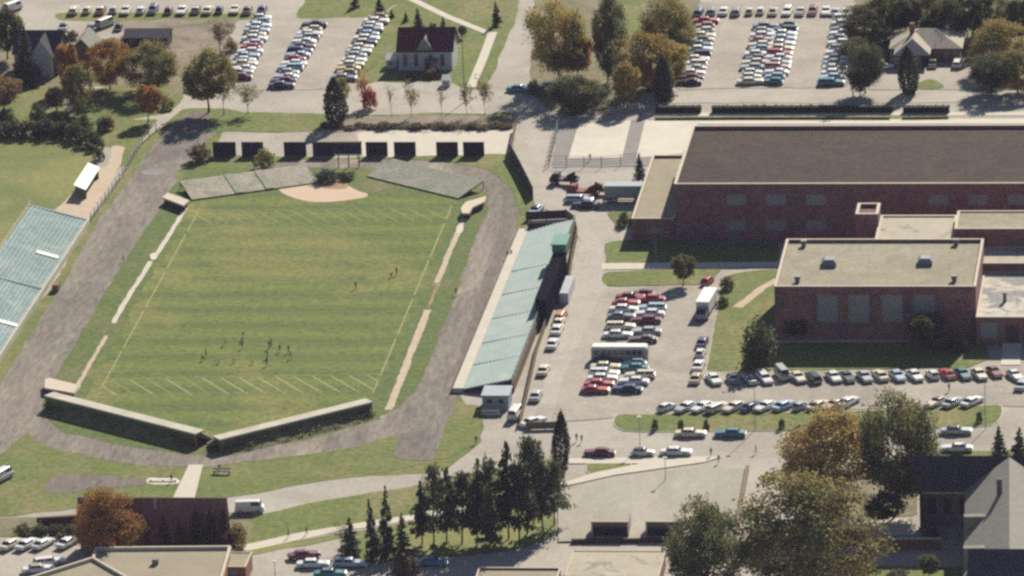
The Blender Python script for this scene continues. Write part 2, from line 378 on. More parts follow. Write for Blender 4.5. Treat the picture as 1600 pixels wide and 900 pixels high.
sheet('lawn', [(120,800),(400,800),(384,870),(340,856),(140,858)], Z*1.2, M['rough'], .4)
# top: street, lots, lawn round the red-roofed house
sheet('parking_lot', [(440,30),(470,24),(540,28),(606,20),(604,40),(545,140),(352,140),(352,120),(398,20),(420,22)], Z*2, M['asphalt'], .4)
sheet('lawn', [(462,28),(482,-12),(640,-12),(606,16),(598,24),(560,27)], Z*3, M['lawn'], .4)
sheet('lawn', [(606,20),(636,-12),(812,-12),(808,28),(784,80),(760,140),(736,140),(600,132),(556,136),(560,110)], Z*3, M['lawn'], .35)
sheet('driveway', [(590,128),(700,128),(720,140),(760,142),(760,178),(540,178),(555,140)], Z*4, M['road'], .5)
strip('path', [(630,-8),(700,26),(767,53)], 1.9, Z*5, M['walk'])
strip('path', [(770,50),(755,90),(736,136)], 1.9, Z*5.4, M['walk'])
sheet('lawn', [(330,176),(510,176),(640,177),(806,178),(806,200),(600,203),(345,206),(320,204)], Z*2, M['lawn'], .5)
sheet('scrub_bank', [(520,184),(640,180),(806,181),(806,202),(600,204),(530,206),(500,204)], Z*3, M['scrub'], .6)
# top right
sheet('lawn', [(836,-12),(1090,-12),(1096,26),(1056,134),(1020,146),(960,168),(890,182),(850,166),(826,140),(830,110)], Z, M['rough'], .5)
sheet('lawn', [(962,-12),(1008,-12),(1004,46),(966,56)], Z*2, M['lawn'], .5)
sheet('parking_lot', [(1094,4),(1340,4),(1326,136),(1056,140)], Z*2, M['asphalt'], .3)
sheet('lawn', [(1334,-12),(1700,-12),(1700,142),(1520,142),(1512,110),(1500,80),(1400,74),(1380,112),(1330,142)], Z, M['rough'], .5)
sheet('driveway', [(1352,140),(1378,112),(1400,106),(1512,98),(1530,140)], Z*2, M['asphalt'], .3)
sheet('lawn', [(1432,139),(1438,126),(1456,122),(1470,130),(1478,139)], Z*3, M['lawn'], .2)
sheet('street', [(1000,146),(1700,141),(1700,160),(1000,161)], Z*1.5, M['road'], .15)
sheet('sidewalk', [(1020,176),(1700,174),(1700,180),(1020,182)], Z*2, M['walk'])
sheet('sidewalk', [(1020,187),(1700,185),(1700,193),(1010,194)], Z*2, M['white_pad'])
sheet('lawn', [(1024,181),(1480,180),(1470,186),(1020,187)], Z*2, M['dry_lawn'], .2)
sheet('sports_pad', [(872,203),(880,192),(1012,186),(1092,184),(1060,258),(862,262)], Z*2, M['grey_pad'], .2)
sheet('tennis_court', [(904,193),(986,188),(972,246),(888,247)], Z*3, M['white_pad'])
sheet('tennis_court', [(1008,188),(1094,186),(1066,240),(994,246)], Z*3, M['white_pad'])
# driveway beside the stand and the mid lot
sheet('road', [(812,150),(868,190),(862,260),(872,276),(892,320),(940,380),(948,440),(930,520),(905,600),(880,660),(835,668),(858,560),(884,470),(906,380),(898,340),(836,322),(828,300),(800,240),(808,205)], Z, M['road'], .3)
sheet('parking_lot', [(945,450),(1108,447),(1124,430),(1218,412),(1218,420),(1140,450),(1118,500),(1100,580),(1600,575),(1700,575),(1700,636),(1566,634),(1000,648),(962,652),(860,660),(880,590),(920,500)], Z*2, M['asphalt'], .2)
sheet('lawn', [(946,378),(980,374),(1022,378),(1022,410),(946,411)], Z*3, M['lawn'], .2)
sheet('lawn', [(950,330),(985,326),(990,352),(962,358)], Z*3, M['lawn'], .3)
sheet('sidewalk', [(940,411),(1216,409),(1216,416),(1130,419),(940,421)], Z*4, M['walk'])
sheet('lawn', [(944,424),(1128,420),(1104,444),(1000,446),(946,447),(938,436)], Z*3, M['lawn'], .15)
sheet('lawn', [(1128,432),(1150,426),(1216,420),(1216,532),(1540,532),(1546,560),(1512,574),(1108,580),(1104,574),(1118,505)], Z*3, M['lawn'], .2)
sheet('lawn', [(1026,375),(1216,375),(1216,408),(1024,409)], Z*3, M['lawn'], .1)
strip('dirt_path', [(1216,436),(1190,450),(1168,468),(1152,480)], 1.8, Z*4, M['tan_dirt'], .1)
sheet('sidewalk', [(1214,530),(1420,529),(1420,534),(1214,535)], Z*4, M['walk'])
sheet('sidewalk', [(1566,540),(1596,540),(1594,570),(1564,570)], Z*4, M['white_pad'])
# raised islands with kerbs
def island(px, h, grass, jit=.0, it=1):
    pts = outline(px, 0, it)
    mb = MB(); mb.prism([(p.x, p.y) for p in pts], 0, h); c = pts[0]
    mb.build('kerb', M['walk'], loc=(c.x, c.y, 0))['kind'] = 'structure'
    cen = sum(pts, Vector((0, 0)))/len(pts); ins = []
    for i, p in enumerate(pts):
        d = (pts[(i+1) % len(pts)]-pts[i-1]).normalized(); n = Vector((-d.y, d.x))
        if n.dot(cen-p) < 0: n = -n
        ins.append(p+n*.2)
    m2 = MB(); m2.add([(p.x, p.y, h+.012) for p in ins], [tuple(range(len(ins)))])
    o = m2.build('lawn', grass, loc=(c.x, c.y, 0))
    o['kind'] = 'structure'
island([(956,656),(966,647),(1000,648),(1320,644),(1540,634),(1566,632),(1568,648),(1556,664),(1530,668),(1400,672),(1080,675),(980,676),(960,668)], .12, M['lawn'])
island([(914,722),(985,722),(990,730),(940,742),(916,742)], .12, M['lawn'])
sheet('sidewalk', [(885,716),(1110,713),(1130,713),(1100,722),(960,742),(880,760),(868,758),(930,738),(1000,724),(885,724)], Z*7, M['walk'])
sheet('lawn', [(1330,885),(1520,885),(1520,930),(1330,930)], Z, M['lawn'], .2)
sheet('pavement', [(1345,815),(1420,808),(1430,836),(1345,838)], Z*2, M['walk'], .2)
sheet('lawn', [(1205,735),(1300,742),(1440,716),(1432,806),(1345,812),(1240,790)], Z, M['rough'], .4)
sheet('lawn', [(1470,706),(1560,704),(1600,700),(1600,716),(1470,716)], Z, M['lawn'], .2)
# ------------------------------------------------------------------ buildings
def part(mb, name, mat, parent, **k): return mb.build(name, mat, parent, **k)
def grid_wall(mb, X0, X1, Z0, Z1, Y, holes, depth):
    xs = sorted({X0, X1, *[h[0] for h in holes], *[h[1] for h in holes]}); zs = sorted({Z0, Z1, *[h[2] for h in holes], *[h[3] for h in holes]})
    for i in range(len(xs)-1):
        for j in range(len(zs)-1):
            a, b, c, d = xs[i], xs[i+1], zs[j], zs[j+1]; mx, mz = (a+b)/2, (c+d)/2
            if any(h[0] < mx < h[1] and h[2] < mz < h[3] for h in holes): continue
            mb.quad((a,Y,c),(b,Y,c),(b,Y,d),(a,Y,d))
    for a, b, c, d in holes:
        y = Y+depth
        mb.quad((a,Y,c),(a,y,c),(a,y,d),(a,Y,d)); mb.quad((b,y,c),(b,Y,c),(b,Y,d),(b,y,d))
        mb.quad((a,Y,c),(b,Y,c),(b,y,c),(a,y,c)); mb.quad((a,y,d),(b,y,d),(b,Y,d),(a,Y,d))
        mb.quad((a,y+.05,c),(b,y+.05,c),(b,y+.05,d),(a,y+.05,d))
def add_window(root, h, Y, depth, pane, sash, mull=(3, 2), name='window'):
    a, b, c, d = h; f = MB(); y = Y+depth-.09; t = .09
    f.box(a, b, y, y+.08, c, c+t); f.box(a, b, y, y+.08, d-t, d); f.box(a, a+t, y, y+.08, c+t, d-t); f.box(b-t, b, y, y+.08, c+t, d-t)
    for k in range(1, mull[0]): x = a+(b-a)*k/mull[0]; f.box(x-.04, x+.04, y+.005, y+.075, c+t, d-t)
    for k in range(1, mull[1]): z = c+(d-c)*k/mull[1]; f.box(a+t, b-t, y+.01, y+.07, z-.04, z+.04)
    w = f.build(name, sash, root)
    p = MB(); p.box(a+t*.5, b-t*.5, y+.03, y+.05, c+t*.5, d-t*.5); p.build('pane', pane, w)
def ring(mb, x0, x1, y0, y1, w, z0, z1):
    mb.box(x0, x1, y0, y0+w, z0, z1); mb.box(x0, x1, y1-w, y1, z0, z1); mb.box(x0, x0+w, y0+w, y1-w, z0, z1); mb.box(x1-w, x1, y0+w, y1-w, z0, z1)
def flat_building(name, label, cat, xl, xr, yb, yt, ybk, wall, roof, coping, wins=(), par=.55, cw=.4, pane='dullglass', mull=(3, 2), group=None, y_front=None, doors=()):
    A = G(xl, yb); B = G(xr, yb); h = hgt(xl, yb, yt); Yb = G(xl, ybk, h).y
    Y0 = A.y if y_front is None else y_front
    root = empty(name, (A.x, Y0, 0), 0, label, cat, group)
    holes = []
    for x0, y0, x1, y1 in wins:
        p = RY(x0, y0, Y0); q = RY(x1, y1, Y0); holes.append((p.x, q.x, q.z, p.z))
    dh = []
    for x0, y0, x1, y1 in doors:
        p = RY(x0, y0, Y0); q = RY(x1, y1, Y0); dh.append((p.x, q.x, .05, p.z))
    w = MB(); top = h-.14
    grid_wall(w, A.x, B.x, 0, top, Y0, holes+dh, .25)
    w.quad((B.x,Y0,0),(B.x,Yb,0),(B.x,Yb,top),(B.x,Y0,top)); w.quad((A.x,Yb,0),(A.x,Y0,0),(A.x,Y0,top),(A.x,Yb,top)); w.quad((B.x,Yb,0),(A.x,Yb,0),(A.x,Yb,top),(B.x,Yb,top))
    i = cw*.8   # inner faces of the parapet
    for a, b in (((A.x+i,Y0+i),(B.x-i,Y0+i)),((B.x-i,Y0+i),(B.x-i,Yb-i)),((B.x-i,Yb-i),(A.x+i,Yb-i)),((A.x+i,Yb-i),(A.x+i,Y0+i))):
        w.quad((a[0],a[1],h-par),(b[0],b[1],h-par),(b[0],b[1],top),(a[0],a[1],top))
    w.build('wall', M[wall], root)
    r = MB(); r.quad((A.x+i,Y0+i,h-par),(B.x-i,Y0+i,h-par),(B.x-i,Yb-i,h-par),(A.x+i,Yb-i,h-par)); r.build('roof', M[roof], root)
    c = MB(); ring(c, A.x-.06, B.x+.06, Y0-.06, Yb+.06, cw, top, h); c.build('coping', M[coping], root)
    for hh in holes: add_window(root, hh, Y0, .25, M[pane], M['sash'], mull)
    for a, b, z0, z1 in dh:
        d = MB(); d.box(a, b, Y0+.16, Y0+.22, z0, z1); d.box((a+b)/2-.03, (a+b)/2+.03, Y0+.12, Y0+.155, z0, z1); d.build('door', M['door'], root)
    return root, A, B, h, Y0, Yb
def gable_building(name, label, cat, x0, x1, y0, y1, he, hr, axis, wall, roof, wins=(), eave=.4, pane='glass', group=None, mull=(2, 2)):
    """walls x0..x1, y0..y1, eaves he, ridge hr, ridge along axis; wins = (x0,x1,z0,z1) on the near wall"""
    root = empty(name, ((x0+x1)/2, y0, 0), 0, label, cat, group)
    w = MB(); grid_wall(w, x0, x1, 0, he, y0, list(wins), .15)
    w.quad((x1,y0,0),(x1,y1,0),(x1,y1,he),(x1,y0,he)); w.quad((x0,y1,0),(x0,y0,0),(x0,y0,he),(x0,y1,he)); w.quad((x1,y1,0),(x0,y1,0),(x0,y1,he),(x1,y1,he))
    xm, ym = (x0+x1)/2, (y0+y1)/2
    if axis == 'x':
        w.add([(x0,y0,he),(x0,y1,he),(x0,ym,hr)], [(0,2,1)]); w.add([(x1,y0,he),(x1,y1,he),(x1,ym,hr)], [(0,1,2)])
    else:
        w.add([(x0,y0,he),(x1,y0,he),(xm,y0,hr)], [(0,1,2)]); w.add([(x0,y1,he),(x1,y1,he),(xm,y1,hr)], [(0,2,1)])
    w.build('wall', M[wall], root)
    r = MB(); t = .18
    def slab(a, b, c, d):
        v = [Vector(p) for p in (a, b, c, d)]; n = (v[1]-v[0]).cross(v[3]-v[0]).normalized()
        if n.z < 0: v = v[::-1]; n = -n
        lo = [p+n*.02 for p in v]; hi = [p+n*t for p in v]
        r.add(lo+hi, [(0,3,2,1),(4,5,6,7),(0,1,5,4),(1,2,6,5),(2,3,7,6),(3,0,4,7)])
    if axis == 'x':
        k = (hr-he)/((y1-y0)/2); e = eave
        slab((x0-e,y0-e,he-k*e),(x1+e,y0-e,he-k*e),(x1+e,ym,hr),(x0-e,ym,hr)); slab((x1+e,y1+e,he-k*e),(x0-e,y1+e,he-k*e),(x0-e,ym,hr),(x1+e,ym,hr))
    else:
        k = (hr-he)/((x1-x0)/2); e = eave
        slab((x0-e,y0-e,he-k*e),(xm,y0-e,hr),(xm,y1+e,hr),(x0-e,y1+e,he-k*e)); slab((x1+e,y1+e,he-k*e),(xm,y1+e,hr),(xm,y0-e,hr),(x1+e,y0-e,he-k*e))
    rf = r.build('roof', M[roof], root)
    for hh in wins: add_window(root, hh, y0, .15, M[pane], M['sash'], mull)
    return root, rf
def hip_roof(mb, x0, x1, y0, y1, z, zr, e=.4):
    x0 -= e; x1 += e; y0 -= e; y1 += e; k = min(x1-x0, y1-y0)/2
    if x1-x0 >= y1-y0: a = (x0+k, (y0+y1)/2, zr); b = (x1-k, (y0+y1)/2, zr)
    else: a = ((x0+x1)/2, y0+k, zr); b = ((x0+x1)/2, y1-k, zr)
    v = [(x0,y0,z),(x1,y0,z),(x1,y1,z),(x0,y1,z), a, b, (x0,y0,z-.15),(x1,y0,z-.15),(x1,y1,z-.15),(x0,y1,z-.15)]
    fs = [(0,1,5,4),(1,2,5),(2,3,4,5),(3,0,4)] if x1-x0 >= y1-y0 else [(0,1,4),(1,2,5,4),(2,3,5),(3,0,4,5)]
    mb.add(v, fs+[(6,7,1,0),(7,8,2,1),(8,9,3,2),(9,6,0,3),(9,8,7,6)])
def roof_box(name, label, cat, px, py, z, w, d, h, mat, capmat=None, group=None, dome=False):
    p = G(px, py, z); root = empty(name, (p.x, p.y, z), 0, label, cat, group)
    c = MB(); c.box(p.x-w/2, p.x+w/2, p.y-d/2, p.y+d/2, z, z+h*.55); c.build('curb', mat, root)
    k = MB(); i = .12
    if dome:
        a = [(p.x-w/2-i,p.y-d/2-i),(p.x+w/2+i,p.y-d/2-i),(p.x+w/2+i,p.y+d/2+i),(p.x-w/2-i,p.y+d/2+i)]
        k.add([(x,y,z+h*.55) for x, y in a]+[(p.x+(x-p.x)*.6, p.y+(y-p.y)*.6, z+h) for x, y in a], [(4,5,6,7),(0,1,5,4),(1,2,6,5),(2,3,7,6),(3,0,4,7)])
    else: k.box(p.x-w/2-i, p.x+w/2+i, p.y-d/2-i, p.y+d/2+i, z+h*.55, z+h)
    k.build('cap', capmat or mat, root); return root

# gymnasium
gw = [(x, y0, x+32, y1) for x in (1134,1196,1258,1450,1512,1574) for y0, y1 in ((304,321),)]+[(x, 344, x+32, 360) for x in (1134,1196,1258)]
gym, gA, gB, gh, gY, gYb = flat_building('brick_gymnasium', 'long dark red brick gymnasium with a flat grey gravel roof and grey windows', 'building', 1056, 1720, 377, 287, 196, 'brick', 'graygravel', 'coping', gw, par=.7, cw=.55, mull=(4, 2))
b_ = MB(); b_.box(gA.x+.5, gA.x+28, gY-1.6, gY-.1, 0, .35); b_.build('plinth', M['stonewall'], gym)
wing, wA, wB, wh, wY, wYb = flat_building('brick_annex', 'low brick annex with an olive gravel roof on the west end of the gymnasium', 'building', 988, 1054.5, 377, 341, 242, 'brick', 'tanroof2', 'coping', [(1013,356,1036,366)], par=.5, cw=.45)
# front hall
hw = [(x, 461, x+34, 504) for x in (1276,1325,1377,1428)]
hall, hA, hB, hh_, hY, hYb = flat_building('brick_hall', 'square brick hall with a tan gravel roof and four tall grey windows', 'building', 1212, 1526, 532, 447, 373, 'brick', 'tangravel', 'coping', hw, par=.6, cw=.5, mull=(5, 6))
rz = hh_-.6
roof_box('skylight', 'domed grey skylight on the west side of the tan hall roof', 'skylight', 1296, 414, rz, 2.6, 3.2, 1.3, M['frame'], M['dullglass'], 'domed skylights on the hall roof', True)
roof_box('skylight', 'domed grey skylight on the east side of the tan hall roof', 'skylight', 1446, 412, rz, 2.6, 3.2, 1.3, M['frame'], M['dullglass'], 'domed skylights on the hall roof', True)
for x, y, t in ((1256,385,'northwest corner'),(1494,383,'northeast corner'),(1246,441,'southwest corner'),(1491,440,'southeast corner')):
    roof_box('roof_vent', f'small dark roof vent near the {t} of the tan hall roof', 'vent', x, y, rz, .8, .8, 1.2, M['frame'], M['frame'], 'small vents on the hall roof')
# link blocks between hall and gymnasium
stair = flat_building('stair_tower', 'small square brick stair tower with pale coping against the gymnasium', 'building', 1339, 1374, 425, 334, 317, 'brick', 'brownroof', 'coping', par=.7, cw=.6)
flat_building('brick_link_block', 'low brick block with a patched gravel roof between the hall and the gymnasium', 'building', 1368, 1490, 449, 378, 336, 'brick', 'patchroof', 'coping', par=.25, cw=.6)
flat_building('brick_corridor_block', 'long brick block with tan roof beside the gymnasium, above the dark courtyard wall', 'building', 1493, 1740, 441, 357, 329, 'brick', 'tangravel', 'coping', [], par=.25, cw=.5)
flat_building('brick_wing', 'narrow brick wing with a weathered tan roof strip above a dark wall', 'building', 1529, 1740, 468, 411, 385, 'brick', 'patchroof', 'coping', par=.2, cw=.3)
ent = flat_building('brick_entrance_block', 'brick entrance block with a stained grey and white roof and double doors', 'building', 1526, 1720, 540, 495, 424, 'brick', 'stainroof', 'coping', [(1532,504,1560,528)], par=.2, cw=.35, doors=[(1571,509,1592,540)], mull=(3, 3))
sv = MB(); p = G(1570, 470, ent[3]); sv.bar((p.x,p.y,ent[3]-.3), (p.x,p.y,ent[3]+1.6), .35, n=8); tag(sv.build('vent_pipe', M['frame'], loc=(p.x,p.y,ent[3]-.2)), 'dark vent pipe standing on the stained entrance roof', 'vent')
# entrance steps
e0 = G(1566, 546); e1 = G(1597, 546); Ys = ent[4]
st = MB()
for k in range(4): st.box(e0.x, e1.x, Ys-3.2+k*.75, Ys-3.2+(k+1)*.75, 0, .16*(k+1))
tag(st.build('entrance_steps', M['concrete'], loc=(e0.x, Ys-3.2, 0)), 'pale concrete steps up to the double doors of the entrance block', 'steps')

# red-roofed house
a = G(623, 111); b = G(707, 111); Ya, h0 = a.y, hgt(640, 111, 79)
zr = h0+3.6; xm = (a.x+b.x)/2
depth = 9.0
win = []
for u in (.13, .33, .60, .82):
    xx = a.x+(b.x-a.x)*u; win += [(xx-.45, xx+.45, 1.0, 2.5), (xx-.45, xx+.45, h0-2.2, h0-.8)]
house, _rf = gable_building('red_roofed_house', 'white two storey clapboard house with a maroon gabled roof and small dormer', 'house', a.x, b.x, Ya, Ya+depth, h0, zr, 'x', 'greywall', 'redroof', win)
d = MB(); yd = Ya-.2; zb = h0+.1; ws = 1.75
d.add([(xm-ws,yd,zb),(xm+ws,yd,zb),(xm,yd,zb+2.6),(xm,yd+3.6,zb+2.6),(xm-ws,yd+.9,zb),(xm+ws,yd+.9,zb)], [(0,1,2),(0,2,3,4),(1,5,3,2)]); d.build('dormer', M['greyshingle'], house)
dd = MB(); dd.box(xm-.15, xm+.75, Ya-.06, Ya-.01, .3, 2.4); dd.build('door', M['door'], house)
ch = MB(); ch.box(xm+1.2, xm+1.9, Ya+4.6, Ya+5.3, zr-.6, zr+.9); ch.build('chimney', M['brick'], _rf)
pr = MB(); pr.box(xm+.2, xm+2.6, Ya-2.2, Ya-.05, 0, .5); pr.box(xm, xm+2.8, Ya-2.4, Ya-.05, 2.5, 2.7); pr.bar((xm+.3,Ya-2.1,.5),(xm+.3,Ya-2.1,2.5),.08); pr.bar((xm+2.5,Ya-2.1,.5),(xm+2.5,Ya-2.1,2.5),.08); pr.build('porch', M['wood'], house)
# white shed beside it
a = G(604, 108); b = G(620, 108)
gable_building('white_shed', 'small white shed on the lawn beside the red-roofed house', 'shed', a.x, b.x, a.y, a.y+4, 1.9, 2.8, 'x', 'greywall', 'white', [(a.x+.6, a.x+1.3, .8, 1.5)], .15)
a = G(691, 137); b = G(703, 137)
gable_building('white_booth', 'small white booth by the driveway in front of the red-roofed house', 'shed', a.x, b.x, a.y, a.y+3, 1.5, 2.2, 'x', 'greywall', 'white', [(a.x+.4, a.x+1.0, .7, 1.2)], .1)
# tan house, top right: two hipped wings and a front gable
a = G(1392, 106); b = G(1440, 106); c = G(1500, 96)
root = empty('tan_bungalow', (b.x, a.y, 0), 0, 'low tan bungalow with hipped shingle roofs and a brick chimney among dark trees', 'house')
w = MB()
def win_row(x0, x1, y, n): return [(x0+(x1-x0)*(k+.3)/n, x0+(x1-x0)*(k+.7)/n, .9, 2.1) for k in range(n)]
Ya = a.y; Yc = c.y
h1 = win_row(a.x, b.x, Ya, 3); h2 = win_row(b.x, c.x, Yc, 4)
grid_wall(w, a.x, b.x, 0, 2.9, Ya, h1, .15); w.quad((b.x,Ya,0),(b.x,Yc,0),(b.x,Yc,2.9),(b.x,Ya,2.9)); w.quad((a.x,Yc+12,0),(a.x,Ya,0),(a.x,Ya,2.9),(a.x,Yc+12,2.9))
grid_wall(w, b.x, c.x, 0, 2.9, Yc, h2, .15); w.quad((c.x,Yc,0),(c.x,Yc+12,0),(c.x,Yc+12,2.9),(c.x,Yc,2.9)); w.quad((c.x,Yc+12,0),(a.x,Yc+12,0),(a.x,Yc+12,2.9),(c.x,Yc+12,2.9))
w.build('wall', M['stonewall'], root)
r = MB(); hip_roof(r, a.x, c.x, Yc, Yc+11, 2.95, 5.6, .6); tb = r.build('roof', M['tanshingle'], root)
r = MB(); hip_roof(r, a.x+1.2, b.x+1.2, Ya, Yc+7, 2.93, 5.3, .6); r.build('roof', M['tanshingle'], root)
k = MB(); q = G(1425, 62, 4); k.box(q.x-.5, q.x+.5, Yc+3.2, Yc+4.2, 2.6, 7.2); k.build('chimney', M['brick2'], tb)
for h in h1: add_window(root, h, Ya, .15, M['glass'], M['white'], (2, 1))
for h in h2: add_window(root, h, Yc, .15, M['glass'], M['white'], (2, 1))
# houses among the trees, top left
a = G(24, 118); b = G(92, 118)
hs, rf = gable_building('dark_roofed_house', 'house with a dark slate roof and pale front gable among orange trees', 'house', a.x, b.x, a.y, a.y+10, 4.8, 8.2, 'x', 'stonewall', 'slate', win_row(a.x, b.x, 0, 4))
q = G(68, 118); y = a.y-2
m = MB(); m.add([(q.x-2.2,y,0),(q.x+2.2,y,0),(q.x+2.2,y,4.9),(q.x,y,8.0),(q.x-2.2,y,4.9),(q.x-2.2,y+2,0),(q.x+2.2,y+2,0),(q.x+2.2,y+2,4.9),(q.x-2.2,y+2,4.9)], [(0,1,2,3,4),(5,0,4,8),(1,6,7,2)]); m.build('front_gable', M['greywall'], hs)
m = MB(); m.add([(q.x-2.5,y-.2,4.6),(q.x,y-.2,8.15),(q.x,y+6.8,8.15),(q.x-2.5,y+2.4,4.6),(q.x+2.5,y-.2,4.6),(q.x+2.5,y+2.4,4.6)], [(0,1,2,3),(1,4,5,2)]); m.build('gable_roof', M['slate'], hs)
a = G(112, 102); b = G(146, 102)
gable_building('grey_roofed_cottage', 'small cottage with a grey shingle gable between the orange trees', 'house', a.x, b.x, a.y, a.y+9, 3.0, 5.6, 'y', 'stonewall', 'greyshingle', win_row(a.x, b.x, 0, 2))
a = G(196, 76); b = G(262, 76)
gable_building('long_shed', 'long low dark shed behind the olive tree beside bare ground', 'shed', a.x, b.x, a.y, a.y+6, 2.4, 3.4, 'x', 'darkwood', 'slate', win_row(a.x, b.x, 0, 3))

# ---- foreground
# gabled house with purple-brown roof, bottom left
a = G(196, 862); b = G(356, 862); he = 3.2; hr_ = hgt(280, 812, 777)
yA = a.y; Yr = G(280, 778, 9.0).y
house2, rf = gable_building('brown_roofed_house', 'wide house with a purple brown shingled roof behind the orange tree', 'house', a.x-7.5, b.x-.3, yA, 2*Yr-yA, he, 9.0, 'x', 'brick2', 'brownroof', win_row(a.x, b.x, 0, 6))
p = G(241, 786, 8.6); k = MB(); k.bar((p.x,Yr-.9,7.5),(p.x,Yr-.9,9.6),.22,n=8); k.build('vent', M['galv'], rf)
# low garden wall + hedge left of it
fwl = MB(); fwl.obox(G(58,826), G(130,822), .5, 0, hgt(90,826,809)); tag(fwl.build('garden_wall', M['darkwood'], loc=G(58,826)), 'low dark wall beside the brown-roofed house above the white cars', 'wall')
# flat-roofed building bottom left with an angled west front
root = empty('flat_roofed_building', G(250, 905), 0, 'tan flat-roofed building with pale coping and angled west side at the bottom edge', 'building')
hz = 5.0
pts = [Vector(G(x, y, hz)[:2]) for x, y in ((150,855),(359,853),(345,902),(335,960),(40,960),(45,902),(146,870))]
ccw = pts if sum(pts[i].x*pts[(i+1)%7].y-pts[(i+1)%7].x*pts[i].y for i in range(7)) > 0 else pts[::-1]
w = MB(); n = len(ccw)
for i in range(n):
    p, q = ccw[i], ccw[(i+1) % n]; w.quad((p.x,p.y,0),(q.x,q.y,0),(q.x,q.y,hz-.1),(p.x,p.y,hz-.1))
w.build('wall', M['brick2'], root)
r = MB(); cc = sum(ccw, Vector((0, 0)))/n; r.add([(p.x+(cc.x-p.x)*.01, p.y+(cc.y-p.y)*.01, hz-.55) for p in ccw], [tuple(range(n))]); r.build('roof', M['tanroof2'], root)
c = MB()
for i in range(n):
    p, q = ccw[i], ccw[(i+1) % n]; c.obox(p, q, .45, hz-.55, hz+.002*i)
rg = [Vector(G(x, y, hz)[:2]) for x, y in ((146,871),(205,905))]
c.obox(rg[0], rg[1], .4, hz-.55, hz-.02); c.build('coping', M['coping'], root)
p = G(243, 881, hz-.5); k = MB(); k.box(p.x-.5, p.x+.5, p.y-.5, p.y+.5, hz-.55, hz+.4); k.build('roof_vent', M['frame'], root)
a = G(348, 906); b = G(384, 906)
gable = flat_building('brick_porch_block', 'small brick block with a tan roof at the corner of the flat-roofed building', 'building', 349, 385, 912, 885, 862, 'brick2', 'tanroof2', 'coping', [(356,890,372,900)], par=.15, cw=.25)
# terrace deck with two dark rooflights, bottom middle
sheet('terrace', [(872,770),(960,744),(1100,730),(1167,733),(1150,842),(872,846)], .18, M['terrace'])
tw = MB(); tw.obox(G(1168,733), G(1152,822), .6, 0, .7); tag(tw.build('low_wall', M['wood'], loc=G(1168,733)), 'low brown wall along the east edge of the gravel terrace', 'wall')
for x0, x1, t in ((925,982,'west'),(1010,1068,'east')):
    A = G(x0, 838, .2); B = G(x1, 838, .2); h = hgt(x0, 838, 813); Yb = G(x0, 800, h).y
    rt = empty('rooflight', ((A.x+B.x)/2, A.y, .2), 0, f'{t} one of two dark glazed box rooflights on the gravel terrace', 'rooflight', 'dark glazed rooflights on the terrace')
    w = MB(); w.box(A.x, B.x, A.y+.3, Yb, .2, h); w.build('housing', M['terrace'], rt)
    f = MB(); f.box(A.x-.1, A.x+.15, A.y, A.y+.298, .2, h); f.box(B.x-.15, B.x+.1, A.y, A.y+.298, .2, h); f.box(A.x+.15, B.x-.15, A.y, A.y+.298, h-.22, h+.004); f.build('frame', M['coping'], rt)
    gl = MB(); gl.box(A.x+.15, B.x-.15, A.y+.1, A.y+.296, .2, h-.22); gl.build('glazing', M['glass'], rt)
lw = MB(); lw.obox(G(893,849), G(1060,847), .5, 0, .75); tag(lw.build('dark_parapet', M['darkwood'], loc=G(893,848)), 'long dark parapet between the terrace and the grey roof below it', 'wall')
flat_building('grey_roofed_block', 'block with a grey gravel roof and lighter east end below the terrace', 'building', 884, 1030, 925, 900, 860, 'brick2', 'patchroof', 'coping', par=.12, cw=.2)
flat_building('low_flat_block', 'low block with a dark edged flat roof at the bottom edge beside parked cars', 'building', 744, 872, 925, 902, 886, 'brick2', 'tanroof2', 'coping', par=.35, cw=.3)
# stone hall with slate roofs, bottom right
root = empty('slate_roofed_hall', G(1500, 850), 0, 'large dark stone hall with slate roofs and a steep pale grey gable wing', 'building')
he = 7.0
a = G(1441, 762, he); xl = G(1430, 762, he).x; Yf = a.y; Yr = RY(1500, 712, 0).y
hr1 = 13.0; Yrg = G(1500, 712, hr1).y
xr = G(1720, 762, he).x
w = MB()
hz1 = [(xl+2+k*2.6, xl+3.4+k*2.6, 2.2, 5.0) for k in range(4)]
grid_wall(w, xl+.8, xr, 0, he, Yf+.5, hz1, .2); w.quad((xl+.8,2*Yrg-Yf,0),(xl+.8,Yf+.5,0),(xl+.8,Yf+.5,he),(xl+.8,2*Yrg-Yf,he)); w.add([(xl+.8,Yf+.5,he),(xl+.8,Yrg,hr1-.3),(xl+.8,2*Yrg-Yf,he)], [(0,1,2)])
w.build('wall', M['stonewall'], root)
r = MB(); r.add([(xl,Yf,he),(xr,Yf,he),(xr,Yrg,hr1),(xl,Yrg,hr1),(xl,2*Yrg-Yf,he),(xr,2*Yrg-Yf,he)], [(0,1,2,3),(3,2,5,4)]); r.add([(xl,Yf,he-.2),(xr,Yf,he-.2),(xr,Yf,he),(xl,Yf,he)], [(0,1,2,3)]); r.build('roof', M['slate'], root)
gt = MB(); gt.box(xl+1.2, xl+14, Yf-1.7, Yf-.01, he-.45, he-.15); gt.build('eave_ledge', M['coping'], root)  # flat ledge added before the eave, widened to catch the sun
for h in hz1: add_window(root, h, Yf+.5, .2, M['glass'], M['darkwood'], (2, 3))
